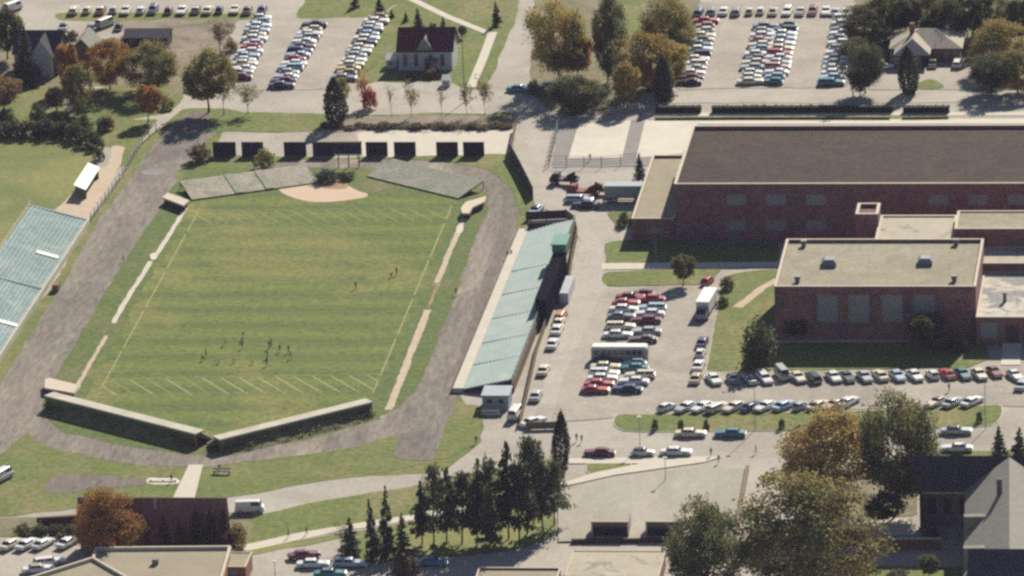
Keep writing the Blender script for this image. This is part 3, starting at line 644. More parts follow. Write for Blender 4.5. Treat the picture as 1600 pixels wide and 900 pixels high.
# gable wing between the two slate roofs, its ridge running towards the street
zr2 = 13.6; hw_ = 7.4
fa = Vector(G(1577, 714, zr2)); ne = Vector(G(1577, 858, zr2)); dd_ = (ne-fa).normalized(); sd_ = Vector((-dd_.y, dd_.x, 0))
if sd_.x > 0: sd_ = -sd_
el_ = he+.6
def P3(v, z): return (v.x, v.y, z)
Lf, Ln, Rf, Rn = fa+sd_*hw_, ne+sd_*hw_, fa-sd_*hw_, ne-sd_*hw_
Lf = Lf-dd_*1.0; Rf = Rf-dd_*1.0
r = MB(); r.add([P3(Lf,el_),P3(Ln,el_),P3(ne,zr2),P3(fa,zr2),P3(Rn,el_),P3(Rf,el_)], [(0,1,2,3),(3,2,4,5)]); r.build('wing_roof', M['greyshingle'], root)
w = MB(); a_ = Lf-sd_*.5; b_ = Ln-sd_*.5; w.quad(P3(a_,0),P3(b_,0),P3(b_,el_-.05),P3(a_,el_-.05)); w.build('wing_wall', M['stonewall'], root)
for t in (.47, .80):
    c_ = Lf.lerp(Ln, t)-sd_*.1; m = MB(); m.obox(c_+dd_*0-sd_*1.6, c_-dd_*1.4-sd_*1.6, 3.4, el_-.6, el_+2.9); m.build('dormer', M['greyshingle'], root)
c_ = fa.lerp(ne, .33)+sd_*1.6; m = MB(); m.box(c_.x-.45, c_.x+.45, c_.y-.45, c_.y+.45, 11.2, 15.0); m.build('chimney', M['stonewall'], root)
# front roof, ridge along the street
rl = Vector(G(1513, 858, zr2)); xr = G(1740, 858, zr2).x; yr = ne.y-.05
r = MB(); r.add([(rl.x,yr,zr2+.05),(xr,yr,zr2+.05),(xr,yr-9,el_),(rl.x,yr-9,el_),(xr,yr+9,el_),(rl.x,yr+9,el_)], [(0,3,2,1),(0,1,4,5)])
r.build('front_roof', M['slate'], root)
w = MB(); x = rl.x+.4; w.add([(x,yr-8.6,0),(x,yr+8.6,0),(x,yr+8.6,el_),(x,yr,zr2-.2),(x,yr-8.6,el_)], [(4,3,2,1,0)]); w.quad((x,yr-8.6,0),(xr,yr-8.6,0),(xr,yr-8.6,el_),(x,yr-8.6,el_)); w.build('front_wall', M['stonewall'], root)
# garden brick wall in front
gwl = MB(); gwl.obox(G(1345,858), G(1470,858), .5, 0, hgt(1400,858,842)); o = empty('garden_brick_wall', G(1345,858), 0, 'brick garden wall with a pale coping in front of the stone hall', 'wall')
gwl.build('wall', M['brick2'], o); k = MB(); hh = hgt(1400,858,842); k.obox(G(1344,858), G(1471,858), .7, hh+.003, hh+.15); k.build('coping', M['coping'], o)
# ------------------------------------------------------------------ stands
def bleacher(root, A, B, n, depth, z0, rise, rows, seat, under, thick=.12, sloped=False):
    """stepped seating between front ends A,B (ground points), stepping back along unit n"""
    A = Vector(A[:2]); B = Vector(B[:2]); n = Vector(n[:2]).normalized()
    t = depth/rows; dz = rise/rows
    prof = []
    for k in range(rows):
        if sloped: prof += [(k*t+.02, z0+(k+.12)*dz), ((k+1)*t, z0+(k+.95)*dz)]; continue
        prof += [(k*t, z0+(k+1)*dz), ((k+1)*t, z0+(k+1)*dz)]
    prof = [(0, z0)]+prof
    bot = [(depth, z0+rise-thick*2), (0, max(0.05, z0-thick))]
    ring_ = prof+bot; m = len(ring_)
    mb = MB(); pa = [A+n*d for d, z in ring_]; pb = [B+n*d for d, z in ring_]
    vs = [(p.x, p.y, z) for p, (d, z) in zip(pa, ring_)]+[(p.x, p.y, z) for p, (d, z) in zip(pb, ring_)]
    mb.add(vs, [(i, (i+1) % m, m+(i+1) % m, m+i) for i in range(m)]+[tuple(range(m-1, -1, -1)), tuple(range(m, 2*m))])
    o = mb.build('seating', seat, root)
    bm = bmesh.new(); bm.from_mesh(o.data); bmesh.ops.recalc_face_normals(bm, faces=bm.faces); bm.to_mesh(o.data); bm.free()
    f = MB(); L = (B-A).length; k = max(2, int(L/3.5))
    for i in range(k+1):
        p = A.lerp(B, i/k)
        for d in (.12, .5, .97):
            q = p+n*depth*d; f.bar((q.x,q.y,0), (q.x,q.y,z0+rise*d-.1), .09)
        q = p+n*depth*.97; s = p+n*depth*.12; f.bar((s.x,s.y,.2), (q.x,q.y,z0+rise-.5), .06)
    f.build('support_frame', under, root)
    return A, B, n
def rail(root, P, Q, zb, zt, mat, name='railing', step=2.5):
    P = Vector(P[:2]); Q = Vector(Q[:2]); r = MB(); k = max(1, int((Q-P).length/step))
    for i in range(k+1):
        p = P.lerp(Q, i/k); r.bar((p.x,p.y,zb), (p.x,p.y,zt), .05)
    for z in (zt, (zb+zt)/2): r.bar((P.x,P.y,z), (Q.x,Q.y,z), .05)
    return r.build(name, mat, root)
def aisle(root, A, B, n, depth, z0, rise, u, mat, w=.5):
    p = A.lerp(B, u); q = p+n*depth; d = (B-A).normalized()*w/2; e = .12
    m = MB(); v = [(p-d, z0+.25), (p+d, z0+.25), (q+d, z0+rise+.06), (q-d, z0+rise+.06)]
    m.add([(a.x,a.y,z) for a, z in v]+[(a.x,a.y,z+e) for a, z in v], [(0,3,2,1),(4,5,6,7),(0,1,5,4),(1,2,6,5),(2,3,7,6),(3,0,4,7)]); m.build('aisle', mat, root)
# east grandstand
A = G(724, 614); B = G(826, 364); bt = RY(801, 592, A.y)
root = empty('grandstand', A, 0, 'long blue-green grandstand with a press box on the east side of the field', 'grandstand')
dE = bt.x-A.x; n = Vector((1, 0))
dirE = Vector((B.x-A.x, B.y-A.y)).normalized(); n = Vector((dirE.y, -dirE.x))
PA, PB, n = bleacher(root, A, B, n, dE, .7, bt.z-.7, 13, M['stand'], M['darkwood'])
for u in (.14, .27, .42, .57, .72): aisle(root, PA, PB, n, dE, .52, bt.z-.60, u, M['stand2'], .3)
ap = MB(); q0 = PA-n*1.9; q1 = PB-n*1.9; ap.obox(PA-n*.95, PB-n*.95, 1.85, 0, .9); ap.build('walkway', M['walk'], root)
fw = MB(); fw.obox(PA-n*1.95, PB-n*1.95, .12, 0, 1.05); fw.build('front_wall', M['darkwood'], root)
bk = [PA+n*(dE+.1), PB+n*(dE+.1)]
rail(root, bk[0], bk[1], bt.z, bt.z+1.0, M['frame'])
w = MB(); c0 = PA.lerp(PB, .0)+n*(dE+.15); c1 = PA.lerp(PB, .98)+n*(dE+.15); w.obox(c0, c1, .1, .2, bt.z-.3); w.build('back_cladding', M['wood'], root)
fe = MB(); fe.obox(PB+(PB-PA).normalized()*.3-n*.2, PB+(PB-PA).normalized()*.3+n*(dE*.95), .3, 0, bt.z*.75); fe.build('end_wall', M['darkwood'], root)
# press box on the stand's back; its black paints the shade under the stand
c0 = PA.lerp(PB, .40)+n*(dE+.5); c1 = PA.lerp(PB, .73)+n*(dE+.5)
pb = empty('press_box', (c0.x, c0.y, 0), 0, 'long press box painted black for the shade behind the grandstand, with teal end cabin', 'press box')
w = MB(); w.obox(c0, c1, 2.0, 0, bt.z+2.4); w.build('body', M['shade_black'], pb)
r = MB(); r.obox(c0-(c1-c0).normalized()*.2, c1, 2.2, bt.z+2.403, bt.z+2.55); r.build('roof', M['shade_black'], pb)
g_ = MB(); s_ = -n*1.06; g_.obox(c0.lerp(c1, .05)+s_, c0.lerp(c1, .95)+s_, .1, bt.z+.9, bt.z+2.0); g_.build('window', M['glass'], pb)
t0 = c0.lerp(c1, .90); t1 = c0.lerp(c1, 1.10)
w = MB(); w.obox(t0, t1, 2.6, bt.z+2.56, bt.z+4.0); cab = w.build('cabin', M['teal'], pb)
r = MB(); r.obox(t0-(t1-t0).normalized()*.25, t1+(t1-t0).normalized()*.25, 3.0, bt.z+4.003, bt.z+4.2); r.build('cabin_roof', M['teal'], cab)
w = MB(); q0 = c0+n*2.6; q1 = c0.lerp(c1, .75)+n*2.6; w.obox(q0.lerp(q1, .55), q1, 1.6, 0, 2.2); w.build('storage_room', M['greywall'], pb)
# booth at the near end
a = G(754, 641); b = G(795, 641); h = hgt(770, 641, 618)
rt = empty('ticket_booth', ((a.x+b.x)/2, a.y, 0), 0, 'blue grey ticket booth with a flat grey roof at the near end of the grandstand', 'booth')
w = MB(); Yb = a.y+5.2; wn = [(a.x+.8, a.x+1.8, 1.2, 2.2), (b.x-1.8, b.x-.8, 1.2, 2.2)]
grid_wall(w, a.x, b.x, 0, h-.12, a.y, wn, .1); w.quad((b.x,a.y,0),(b.x,Yb,0),(b.x,Yb,h-.12),(b.x,a.y,h-.12)); w.quad((a.x,Yb,0),(a.x,a.y,0),(a.x,a.y,h-.12),(a.x,Yb,h-.12)); w.quad((b.x,Yb,0),(a.x,Yb,0),(a.x,Yb,h-.12),(b.x,Yb,h-.12)); w.build('wall', M['bluegrey'], rt)
r = MB(); r.box(a.x-.2, b.x+.2, a.y-.2, Yb+.2, h-.12, h+.06); r.build('roof', M['bluegrey'], rt)
for k in wn: add_window(rt, k, a.y, .1, M['glass'], M['sash'], (1, 1))
# west bleachers, cut by the frame's left edge
A = G(137, 351); B = G(-70, 668); bt = RY(48, 321, A.y)
d_ = Vector((B.x-A.x, B.y-A.y)).normalized(); n = Vector((d_.y, -d_.x))
if n.x > 0: n = -n
dW = abs(bt.x-A.x)
root = empty('west_bleachers', A, 0, 'wide weathered blue-grey bleachers with a white front wall beside the track', 'bleachers')
PA, PB, n = bleacher(root, A, B, n, dW, .9, bt.z-.9, 14, M['stand2'], M['darkwood'])
fw = MB(); fw.obox(PA-n*.25, PB-n*.25, .4, 0, 1.25); fw.build('front_wall', M['concrete'], root)
for u in (.0, .36, .7): aisle(root, PA, PB, n, dW, .9, bt.z-.9, u+.004, M['stand'], .4)
for px, py in ((74,395),(10,500)):
    q = Vector(G(px, py, 2.2)[:2]); d0 = (q-PA).dot(n); zz = lambda d: .9+(bt.z-.9)*d/dW+.3; t_ = Vector((-n.y, n.x))*.6; m = MB()
    v_ = [(q-n*2-t_, d0-2), (q+n*2-t_, d0+2), (q+n*2+t_, d0+2), (q-n*2+t_, d0-2)]; m.add([(a.x,a.y,zz(d)-.25) for a, d in v_]+[(a.x,a.y,zz(d)) for a, d in v_], [(0,3,2,1),(4,5,6,7),(0,1,5,4),(1,2,6,5),(2,3,7,6),(3,0,4,7)]); m.build('landing', M['white'], root)
q = G(88, 449, .6); m = MB(); m.box(q.x-.6, q.x+.6, q.y-1.2, q.y+1.2, 0, 1.4); tag(m.build('equipment_box', M['wood'], loc=(q.x,q.y,0)), 'brown equipment box at the foot of the west bleachers', 'box')
rail(root, PA+n*dW, PB+n*dW, bt.z, bt.z+.9, M['walk'])
# end bleachers
A = G(300, 314); B = G(497, 287); n = (0.35, 1)
root = empty('end_bleachers', A, 0, 'weathered tan and green end bleachers left of the clay infield', 'bleachers', 'low bleachers round the ends of the field')
PA, PB, n = bleacher(root, A, B, Vector((-.42, .9)), 8.4, .3, 1.4, 10, M['oldwood'], M['darkwood'], sloped=True)
for u in (.38, .62): aisle(root, PA, PB, n, 8.4, .08, 1.56, u, M['oldgreen'], 1.6)
A = G(573, 277); B = G(716, 312)
root = empty('end_bleachers', A, 0, 'weathered green end bleachers right of the clay infield', 'bleachers', 'low bleachers round the ends of the field')
PA, PB, n = bleacher(root, A, B, Vector((.55, .85)), 7.8, .3, 1.6, 10, M['oldgreen'], M['darkwood'], sloped=True)
WEEDS = []
# near end: seen from behind
def near_bleacher(pts, label, hz):
    """pts = back line in pixels at height hz"""
    a = G(*pts[0], hz); b = G(*pts[1], hz)
    d_ = Vector((b.x-a.x, b.y-a.y)).normalized(); n = Vector((d_.y, -d_.x))
    if n.y > 0: n = -n                                   # back side, towards the near track
    root = empty('end_bleachers', (a.x, a.y, 0), 0, label, 'bleachers', 'low bleachers round the ends of the field')
    A2 = Vector(a[:2])-n*4.0; B2 = Vector(b[:2])-n*4.0
    bleacher(root, A2, B2, n, 3.4, .2, hz-.2, 5, M['oldwood'], M['darkwood'])
    m = MB(); m.obox(Vector(a[:2])-n*.7, Vector(b[:2])-n*.7, 2.4, hz-.25, hz+.06); m.build('top_walkway', M['concrete'], root)
    m = MB(); m.obox(Vector(a[:2])+n*.2, Vector(b[:2])+n*.2, .15, 0, hz-.26); m.build('back_wall', M['weedbank'], root)
    bank = MB(); p, q = Vector(a[:2]), Vector(b[:2]); e0 = p+n*.3; e1 = q+n*.3; f0 = p+n*3.3; f1 = q+n*3.3; k = 24; rr = random.Random(3)
    vs = []
    for i in range(k+1):
        u = i/k; t = min(1, 6*u, 6*(1-u)); x = e0.lerp(e1, u); y = f0.lerp(f1, u); mid = x.lerp(y, .35)
        vs += [(x.x,x.y,hz*.62*t*rr.uniform(.75,1.1)+.06), (mid.x,mid.y,hz*.38*t*rr.uniform(.7,1.2)+.06), (y.x,y.y,.05)]
    bank.add(vs, [f for i in range(k) for f in ((3*i,3*i+1,3*i+4,3*i+3),(3*i+1,3*i+2,3*i+5,3*i+4))]); bank.build('weedy_bank', M['weedbank'], root)
    rs = np.random.RandomState(int(a.x*7) % 1000); L = (q-p).length; pts_ = []
    for i in range(int(L*3.2)):
        u = rs.uniform(.01, .99); o_ = min(2.6, abs(rs.normal())*1.0+.35); s_ = p.lerp(q, u)+n*o_; hh_w = max(.15, (hz*.85-o_*.42)*rs.uniform(.35, 1.05)); k_ = int(16+20*rs.rand())
        pts_.append(np.stack([s_.x+rs.normal(size=k_)*.32, s_.y+rs.normal(size=k_)*.32, rs.uniform(.05, hh_w, k_)], 1))
    WEEDS.append((root, a, np.concatenate(pts_), rs))
    return root
near_bleacher(((72,617),(308,677)), 'end bleachers with a pale top walkway and weedy back, west of the gap', 2.5)
near_bleacher(((341,686),(580,627)), 'end bleachers with a pale top walkway and weedy back, east of the gap', 2.4)
# concrete blocks at the corners
def slab_thing(name, px, z0, z1, mat, label, cat, legs=True, group=None):
    pts = [G(x, y, z1) for x, y in px]; c = sum(pts, Vector((0,0,0)))/len(pts)
    root = empty(name, (c.x, c.y, 0), 0, label, cat, group)
    m = MB(); m.prism([(p.x, p.y) for p in pts], z1-.35, z1); m.build('deck', mat, root)
    m = MB(); m.prism([(c.x+(p.x-c.x)*.85, c.y+(p.y-c.y)*.85) for p in pts], z0, z1-.352); m.build('base', M['darkwood'], root)
    return root
slab_thing('concrete_platform', [(253,308),(262,301),(296,313),(287,321)], 0, 1.5, M['coping'], 'pale platform at the west end of the tan end bleachers', 'platform')
slab_thing('concrete_platform', [(720,325),(728,315),(760,306),(757,315),(738,324),(733,333),(722,333)], 0, 1.4, M['coping'], 'pale angled platform at the east end of the green end bleachers', 'platform')
slab_thing('concrete_platform', [(70,593),(76,590),(122,601),(116,614),(70,606)], 0, 1.3, M['coping'], 'pale platform beside the near end bleachers at the track corner', 'platform')
# ------------------------------------------------------------------ boards, scoreboard, sheds, fences
bx = [(333,369),(378,412),(444,479),(489,524),(572,606),(616,650),(682,716),(724,757)]
ords = 'first second third fourth fifth sixth seventh eighth ninth tenth eleventh twelfth thirteenth fourteenth fifteenth sixteenth seventeenth eighteenth nineteenth twentieth'.split()
for i, (x0, x1) in enumerate(bx):
    A = G(x0, 244); B = G(x1, 244); h = hgt(x0, 244, 222)
    rt = empty('signboard', ((A.x+B.x)/2, A.y, 0), 0, f'dark freestanding board behind the far bleachers, {ords[i]} of eight from the west', 'board', 'dark boards behind the far end of the field')
    m = MB(); m.box(A.x, B.x, A.y, A.y+.12, -.02, h); m.build('panel', M['darkboard'], rt)
    for u in (.08, .92):
        x = A.x+(B.x-A.x)*u; m = MB(); m.box(x-.08, x+.08, A.y+.125, A.y+.28, 0, h-.1); m.build('post', M['wood'], rt)
A = G(524, 262); B = G(566, 262); h1 = hgt(540, 262, 240); h2 = hgt(540, 262, 224)
rt = empty('scoreboard', ((A.x+B.x)/2, A.y, 0), 0, 'dark scoreboard on thin legs behind the clay infield', 'scoreboard')
m = MB(); m.box(A.x, B.x, A.y, A.y+.4, h1, h2); m.build('panel', M['darkboard'], rt)
m = MB(); m.box(A.x-.1, B.x+.1, A.y-.05, A.y+.5, h2+.003, h2+.3); m.build('cap', M['wood'], rt)
m = MB(); m.box(A.x-.1, B.x+.1, A.y-.3, A.y+.45, h1-.3, h1-.003); m.build('ledge', M['walk'], rt)
for u in (.12, .5, .88):
    x = A.x+(B.x-A.x)*u; m = MB(); m.bar((x, A.y+.2, 0), (x, A.y+.2, h1-.3), .12); m.build('leg', M['wood'], rt)
# dugout
A = G(116, 301); h = 2.2
pts = [Vector(G(x, y, h)[:2]) for x, y in ((138,257),(156,261),(134,296),(115,292))]
rt = empty('dugout', (pts[3].x, pts[3].y, 0), 0, 'small shelter with a white sloping roof beside the dirt path', 'shelter')
m = MB(); lo = [h-.5, h+.2, h+.2, h-.5]
lo = [h+.3, h-.2, h-.2, h+.3]
m.add([(p.x,p.y,z) for p, z in zip(pts, lo)]+[(p.x,p.y,z+.12) for p, z in zip(pts, lo)], [(0,3,2,1),(4,5,6,7),(0,1,5,4),(1,2,6,5),(2,3,7,6),(3,0,4,7)])
o = m.build('roof', M['white'], rt); bm = bmesh.new(); bm.from_mesh(o.data); bmesh.ops.recalc_face_normals(bm, faces=bm.faces); bm.to_mesh(o.data); bm.free()
c = sum(pts, Vector((0,0)))/4; q = [c+(p-c)*.86 for p in pts]
m = MB()
for i in (0, 2, 3): m.obox(q[i], q[(i+1) % 4], .12, 0, h-.25)
m.build('wall', M['wood'], rt)
def fence(px, h, label, mat='darkwood', solid=True, name='fence', step=3.0, cat='fence'):
    P = [Vector(G(x, y)[:2]) for x, y in px]
    rt = empty(name, (P[0].x, P[0].y, 0), 0, label, cat)
    m = MB(); r = MB()
    for p, q in zip(P, P[1:]):
        k = max(1, int((q-p).length/step))
        for i in range(k+1): s = p.lerp(q, i/k); m.bar((s.x,s.y,0),(s.x,s.y,h+.1),.07)
        if solid: r.obox(p, q, .08, .1, h)
        else:
            for z in (h, h*.75, h*.5, h*.25): r.bar((p.x,p.y,z),(q.x,q.y,z),.035)
    m.build('post_frame', M['frame'], rt); r.build('panel' if solid else 'rail_frame', M[mat], rt)
fence([(797,243),(812,270),(833,312)], 2.6, 'tall dark board fence curving beside the road at the field corner')
fence([(806,203),(797,243)], 2.0, 'dark fence between the pale yard and the road', 'wood')
fence([(244,206),(222,226),(192,276),(142,346)], 1.8, 'wire fence along the west side of the cinder track', 'frame', False)
fence([(822,345),(884,342)], 1.8, 'dark fence behind the far end of the grandstand', 'darkwood')
fence([(884,342),(897,352),(902,372),(894,410),(886,470)], 2.0, 'brown board fence curving behind the press box', 'wood')
fence([(870,458),(863,482),(840,548),(813,668)], 1.7, 'long brown fence between the parked cars and the grandstand', 'wood')
fence([(822,672),(880,670)], 1.4, 'low brown fence beside the columnar cedar at the lot entrance', 'wood')
fence([(872,203),(858,261),(940,262),(1000,256)], 2.2, 'wire fence round the grey sports pad', 'frame', False)
fence([(1024,188),(1160,187),(1390,187)], .5, 'low dark wall along the walk behind the gymnasium', 'darkwood', True, 'low_fence')
fence([(1410,187),(1482,186)], .5, 'short low dark wall behind the gymnasium beside the gap', 'darkwood', True, 'low_fence')
# utility poles and lamp posts
def pole(px, by, ty, label, arm=True, r=.14, name='utility_pole', cat='pole', mat='pole'):
    p = G(px, by); h = hgt(px, by, ty); rt = empty(name, p, 0, label, cat)
    m = MB(); m.bar((p.x,p.y,0),(p.x,p.y,h),r,n=8,w2=r*.7); m.build('shaft', M[mat], rt)
    if arm: m = MB(); m.box(p.x-1.1, p.x+1.1, p.y-.06, p.y+.06, h-.7, h-.55); m.build('crossarm', M[mat], rt)
    else:
        m = MB(); m.box(p.x-.35, p.x+.35, p.y-.2, p.y+.2, h+.003, h+.2); m.build('lamp', M['white'], rt)
pole(1333, 152, 62, 'wooden utility pole at the edge of the dark trees beside the parking lot')
pole(1551, 140, 62, 'wooden utility pole by the driveway of the tan bungalow')
pole(1539, 168, 157, 'short post beside the street behind the gymnasium', False, .12, 'street_post')
pole(1540, 670, 590, 'slim lamp post on the grass island near its rounded east end', False, .07, 'lamp_post', 'lamp post', 'frame')
pole(1180, 672, 596, 'slim lamp post on the grass island in front of the angled cars', False, .07, 'lamp_post', 'lamp post', 'frame')
pole(430, 900, 878, 'short white lamp post beside the maroon car at the bottom', False, .07, 'lamp_post', 'lamp post', 'galv')
pole(1040, 752, 716, 'lamp post at the top edge of the gravel terrace', False, .08, 'lamp_post', 'lamp post', 'galv')
pole(726, 160, 52, 'thin wooden pole beside the red-roofed house', True, .1)
pole(1000, 700, 652, 'thin post on the west end of the grass island', False, .06, 'lamp_post', 'lamp post', 'frame')
# brick gate pillar group and benches
for x, y, t in ((1022,666,'west'),(1064,668,'middle'),(1103,668,'third'),(1222,668,'east')):
    pass
def bench(px, py, label, rz=0):
    p = G(px, py); rt = empty('bench', p, rz, label, 'bench')
    m = MB(); m.box(p.x-1.6, p.x+1.6, p.y-.3, p.y+.3, .5, .62); m.build('seat', M['concrete'], rt)
    m = MB(); m.box(p.x-1.6, p.x+1.6, p.y+.25, p.y+.31, .72, 1.1); m.build('backrest', M['concrete'], rt)
    for s in (-1.3, 1.3): m = MB(); m.box(p.x+s-.08, p.x+s+.08, p.y-.28, p.y+.28, 0, .498); m.build('leg', M['darkwood'], rt)
bench(347, 741, 'pale bench on the lawn beside the path to the track')
bench(766, 651, 'pale bench on the grass in front of the ticket booth')
b_ = G(255, 752); m = MB()
m.box(b_.x-2.4, b_.x+2.4, b_.y-.3, b_.y+.3, .35, .45)
for k in (-2.1, 0, 2.1): m.box(b_.x+k-.1, b_.x+k+.1, b_.y-.25, b_.y+.25, 0, .349)
tag(m.build('long_bench', M['white'], loc=b_), 'long white bench on the concrete strip beside the cinder pad', 'bench')
# ------------------------------------------------------------------ vehicles
rc = random.Random(11)
PAINT = dict(white=(.72,.71,.67), cream=(.66,.58,.43), silver=(.42,.43,.43), grey=(.20,.21,.22), black=(.02,.02,.022), navy=(.025,.04,.09),
  blue=(.10,.20,.34), pale_blue=(.38,.48,.55), teal=(.05,.19,.21), green=(.05,.11,.07), dark_green=(.025,.05,.035), maroon=(.17,.025,.032),
  red=(.42,.045,.035), brown=(.14,.075,.045), tan=(.45,.34,.22), orange=(.50,.20,.07), yellow=(.58,.46,.14), pink=(.50,.27,.22))
PM = {}
def paint(c):
    if c not in PM:
        m, nt, b = new_mat('paint_'+c, .32, .5); b.inputs['Coat Weight'].default_value = .4; b.inputs['Coat Roughness'].default_value = .12
        v = coords(nt, 'obj'); g_ = remap(nt, noise(nt, v, 2.5, 3), .3, .7, .92, 1.05); n = nn(nt, 'ShaderNodeVectorMath', operation='SCALE'); n.inputs[0].default_value = PAINT[c]
        nt.links.new(g_, n.inputs['Scale']); nt.links.new(n.outputs[0], b.inputs['Base Color']); PM[c] = m
    return PM[c]
# kind: length, half width, stations (x fraction, z bottom, z top, width factor), cabin (x rear bottom, front bottom, rear top, front top), belt, roof
KIND = {
 'sedan':   (5.4, .97, [(0,.42,.78,.90),(.03,.30,.88,.96),(.22,.28,.95,1),(.5,.28,.97,1),(.70,.28,.97,1),(.95,.30,.86,.95),(1,.42,.76,.90)], (.18,.68,.28,.57), .95, 1.40),
 'coupe':   (5.1, .96, [(0,.42,.76,.90),(.03,.30,.85,.96),(.2,.28,.92,1),(.5,.28,.94,1),(.66,.28,.95,1),(.95,.30,.84,.95),(1,.42,.74,.90)], (.10,.62,.27,.50), .92, 1.32),
 'wagon':   (5.4, .98, [(0,.42,.90,.93),(.03,.30,.96,.98),(.3,.28,.98,1),(.5,.28,.98,1),(.70,.28,.97,1),(.95,.30,.86,.95),(1,.42,.76,.90)], (.02,.68,.06,.58), .96, 1.46),
 'compact': (4.1, .80, [(0,.40,.76,.90),(.04,.28,.88,.97),(.3,.26,.93,1),(.5,.26,.94,1),(.70,.26,.94,1),(.95,.28,.82,.94),(1,.40,.72,.88)], (.06,.70,.18,.58), .92, 1.38),
 'van':     (4.9, .98, [(0,.42,1.15,.94),(.03,.32,1.22,.98),(.3,.30,1.25,1),(.6,.30,1.25,1),(.86,.30,1.22,1),(.97,.32,1.05,.96),(1,.42,.9,.92)], (.01,.94,.03,.83), 1.22, 2.05),
 'pickup':  (5.4, .98, [(0,.45,.98,.95),(.03,.36,1.02,.98),(.4,.34,1.02,1),(.55,.34,1.02,1),(.72,.34,1.02,1),(.95,.36,.96,.96),(1,.45,.85,.92)], (.42,.72,.46,.63), 1.0, 1.68),
}
MESH = {}
def mk_mesh(mb, name, mats, smooth=False):
    o = mb.build(name, mats, smooth=smooth); me = o.data; bpy.data.objects.remove(o)
    bm = bmesh.new(); bm.from_mesh(me); bmesh.ops.recalc_face_normals(bm, faces=bm.faces); bm.to_mesh(me); bm.free(); return me
def car_meshes(kind, col, roofcol):
    key = (kind, col, roofcol)
    if key in MESH: return MESH[key]
    L, W, ST, (rb, fb, rt_, ft), zb, zr = KIND[kind]; X = lambda u: (u-.5)*L
    body = MB(); rings = []
    for u, z0, z1, k in ST:
        w = W*k; x = X(u)
        rings.append([(x,-w*.93,z0),(x,-w,z0+.16),(x,-w,z1-.22),(x,-w*.84,z1),(x,w*.84,z1),(x,w,z1-.22),(x,w,z0+.16),(x,w*.93,z0)])
    vs = [p for r in rings for p in r]; n = len(ST)
    fs = [(8*i+j, 8*i+(j+1) % 8, 8*i+8+(j+1) % 8, 8*i+8+j) for i in range(n-1) for j in range(8)]+[tuple(range(7,-1,-1)), tuple(range(8*n-8, 8*n))]
    body.add(vs, fs)
    wb, wt = W*.86, W*.66; zt = zr-.05
    lo = [Vector((X(rb),-wb,zb-.04)), Vector((X(fb),-wb,zb-.04)), Vector((X(fb),wb,zb-.04)), Vector((X(rb),wb,zb-.04))]
    hi = [Vector((X(rt_),-wt,zt)), Vector((X(ft),-wt,zt)), Vector((X(ft),wt,zt)), Vector((X(rt_),wt,zt))]
    body.add([tuple(p) for p in lo+hi], [(0,1,5,4),(1,2,6,5),(2,3,7,6),(3,0,4,7),(4,5,6,7)])
    P = {}
    P['body'] = mk_mesh(body, 'body', paint(col))
    roof = MB(); a = .04; x0, x1 = X(rt_)-a, X(ft)+a; w = wt+.02
    roof.add([(x0,-w,zt+.004),(x1,-w,zt+.004),(x1,w,zt+.004),(x0,w,zt+.004),(x0+.08,-w*.85,zr),(x1-.12,-w*.85,zr),(x1-.12,w*.85,zr),(x0+.08,w*.85,zr)], [(3,2,1,0),(4,5,6,7),(0,1,5,4),(1,2,6,5),(2,3,7,6),(3,0,4,7)])
    P['roof'] = mk_mesh(roof, 'roof', paint(roofcol))
    def glass(i, j, i0, i1, cut=None):
        a, b, d, c = lo[i], lo[j], hi[i], hi[j]; nrm = (b-a).cross(d-a).normalized(); mid = (lo[0]+lo[2]+hi[0]+hi[2])/4
        if nrm.dot((a+b+c+d)/4-mid) < 0: nrm = -nrm
        f = lambda u, v: tuple(a.lerp(b, u).lerp(d.lerp(c, u), v)+nrm*.018)
        m = MB()
        for u0, u1 in (cut or [(i0, i1)]): m.quad(f(u0,.16), f(u1,.16), f(u1,.92), f(u0,.92))
        return m
    P['windscreen'] = mk_mesh(glass(1, 2, .06, .94), 'windscreen', M['glass'])
    P['rear_window'] = mk_mesh(glass(3, 0, .08, .92), 'rear_window', M['glass'])
    cut = {'van': [(.62,.96)], 'pickup': [(.08,.94)]}.get(kind, [(.05,.47),(.52,.95)])
    P['side_window'] = mk_mesh(glass(0, 1, 0, 1, cut), 'side_window', M['glass'])
    P['side_window2'] = mk_mesh(glass(2, 3, 0, 1, [(1-b, 1-a) for a, b in cut]), 'side_window', M['glass'])
    bf = MB(); k = ST[-1][3]*W; bf.box(X(1)-.03, X(1)+.10, -k, k, .42, .60); P['bumper'] = mk_mesh(bf, 'bumper', M['chrome'])
    bf = MB(); k = ST[0][3]*W; bf.box(X(0)-.10, X(0)+.03, -k, k, .42, .60); P['bumper2'] = mk_mesh(bf, 'bumper', M['chrome'])
    if kind == 'pickup':
        bd = MB(); bd.box(X(.05), X(.40), -W*.74, W*.74, 1.0, 1.035); P['cargo_bed'] = mk_mesh(bd, 'cargo_bed', M['black'])
    MESH[key] = P; return P
WH = None
def wheel_mesh(r=.33, w=.2):
    m = MB(); m.bar((0,-w/2,0),(0,w/2,0), r, 0, 14); m.bar((0,-w/2-.012,0),(0,w/2+.012,0), r*.58, 1, 12); return mk_mesh(m, 'wheel', [M['tyre'], M['hub']])
WHEEL = wheel_mesh()
def link(name, me, parent, loc=(0,0,0)):
    o = bpy.data.objects.new(name, me); COL.objects.link(o); o.parent = parent; o.location = loc; return o
NAMEK = {'sedan':'parked_sedan','coupe':'parked_coupe','wagon':'parked_estate_car','compact':'parked_compact_car','van':'parked_van','pickup':'parked_pickup'}
WORDK = {'sedan':'sedan','coupe':'coupe','wagon':'estate car','compact':'compact car','van':'van','pickup':'pickup'}
PROTO = {}
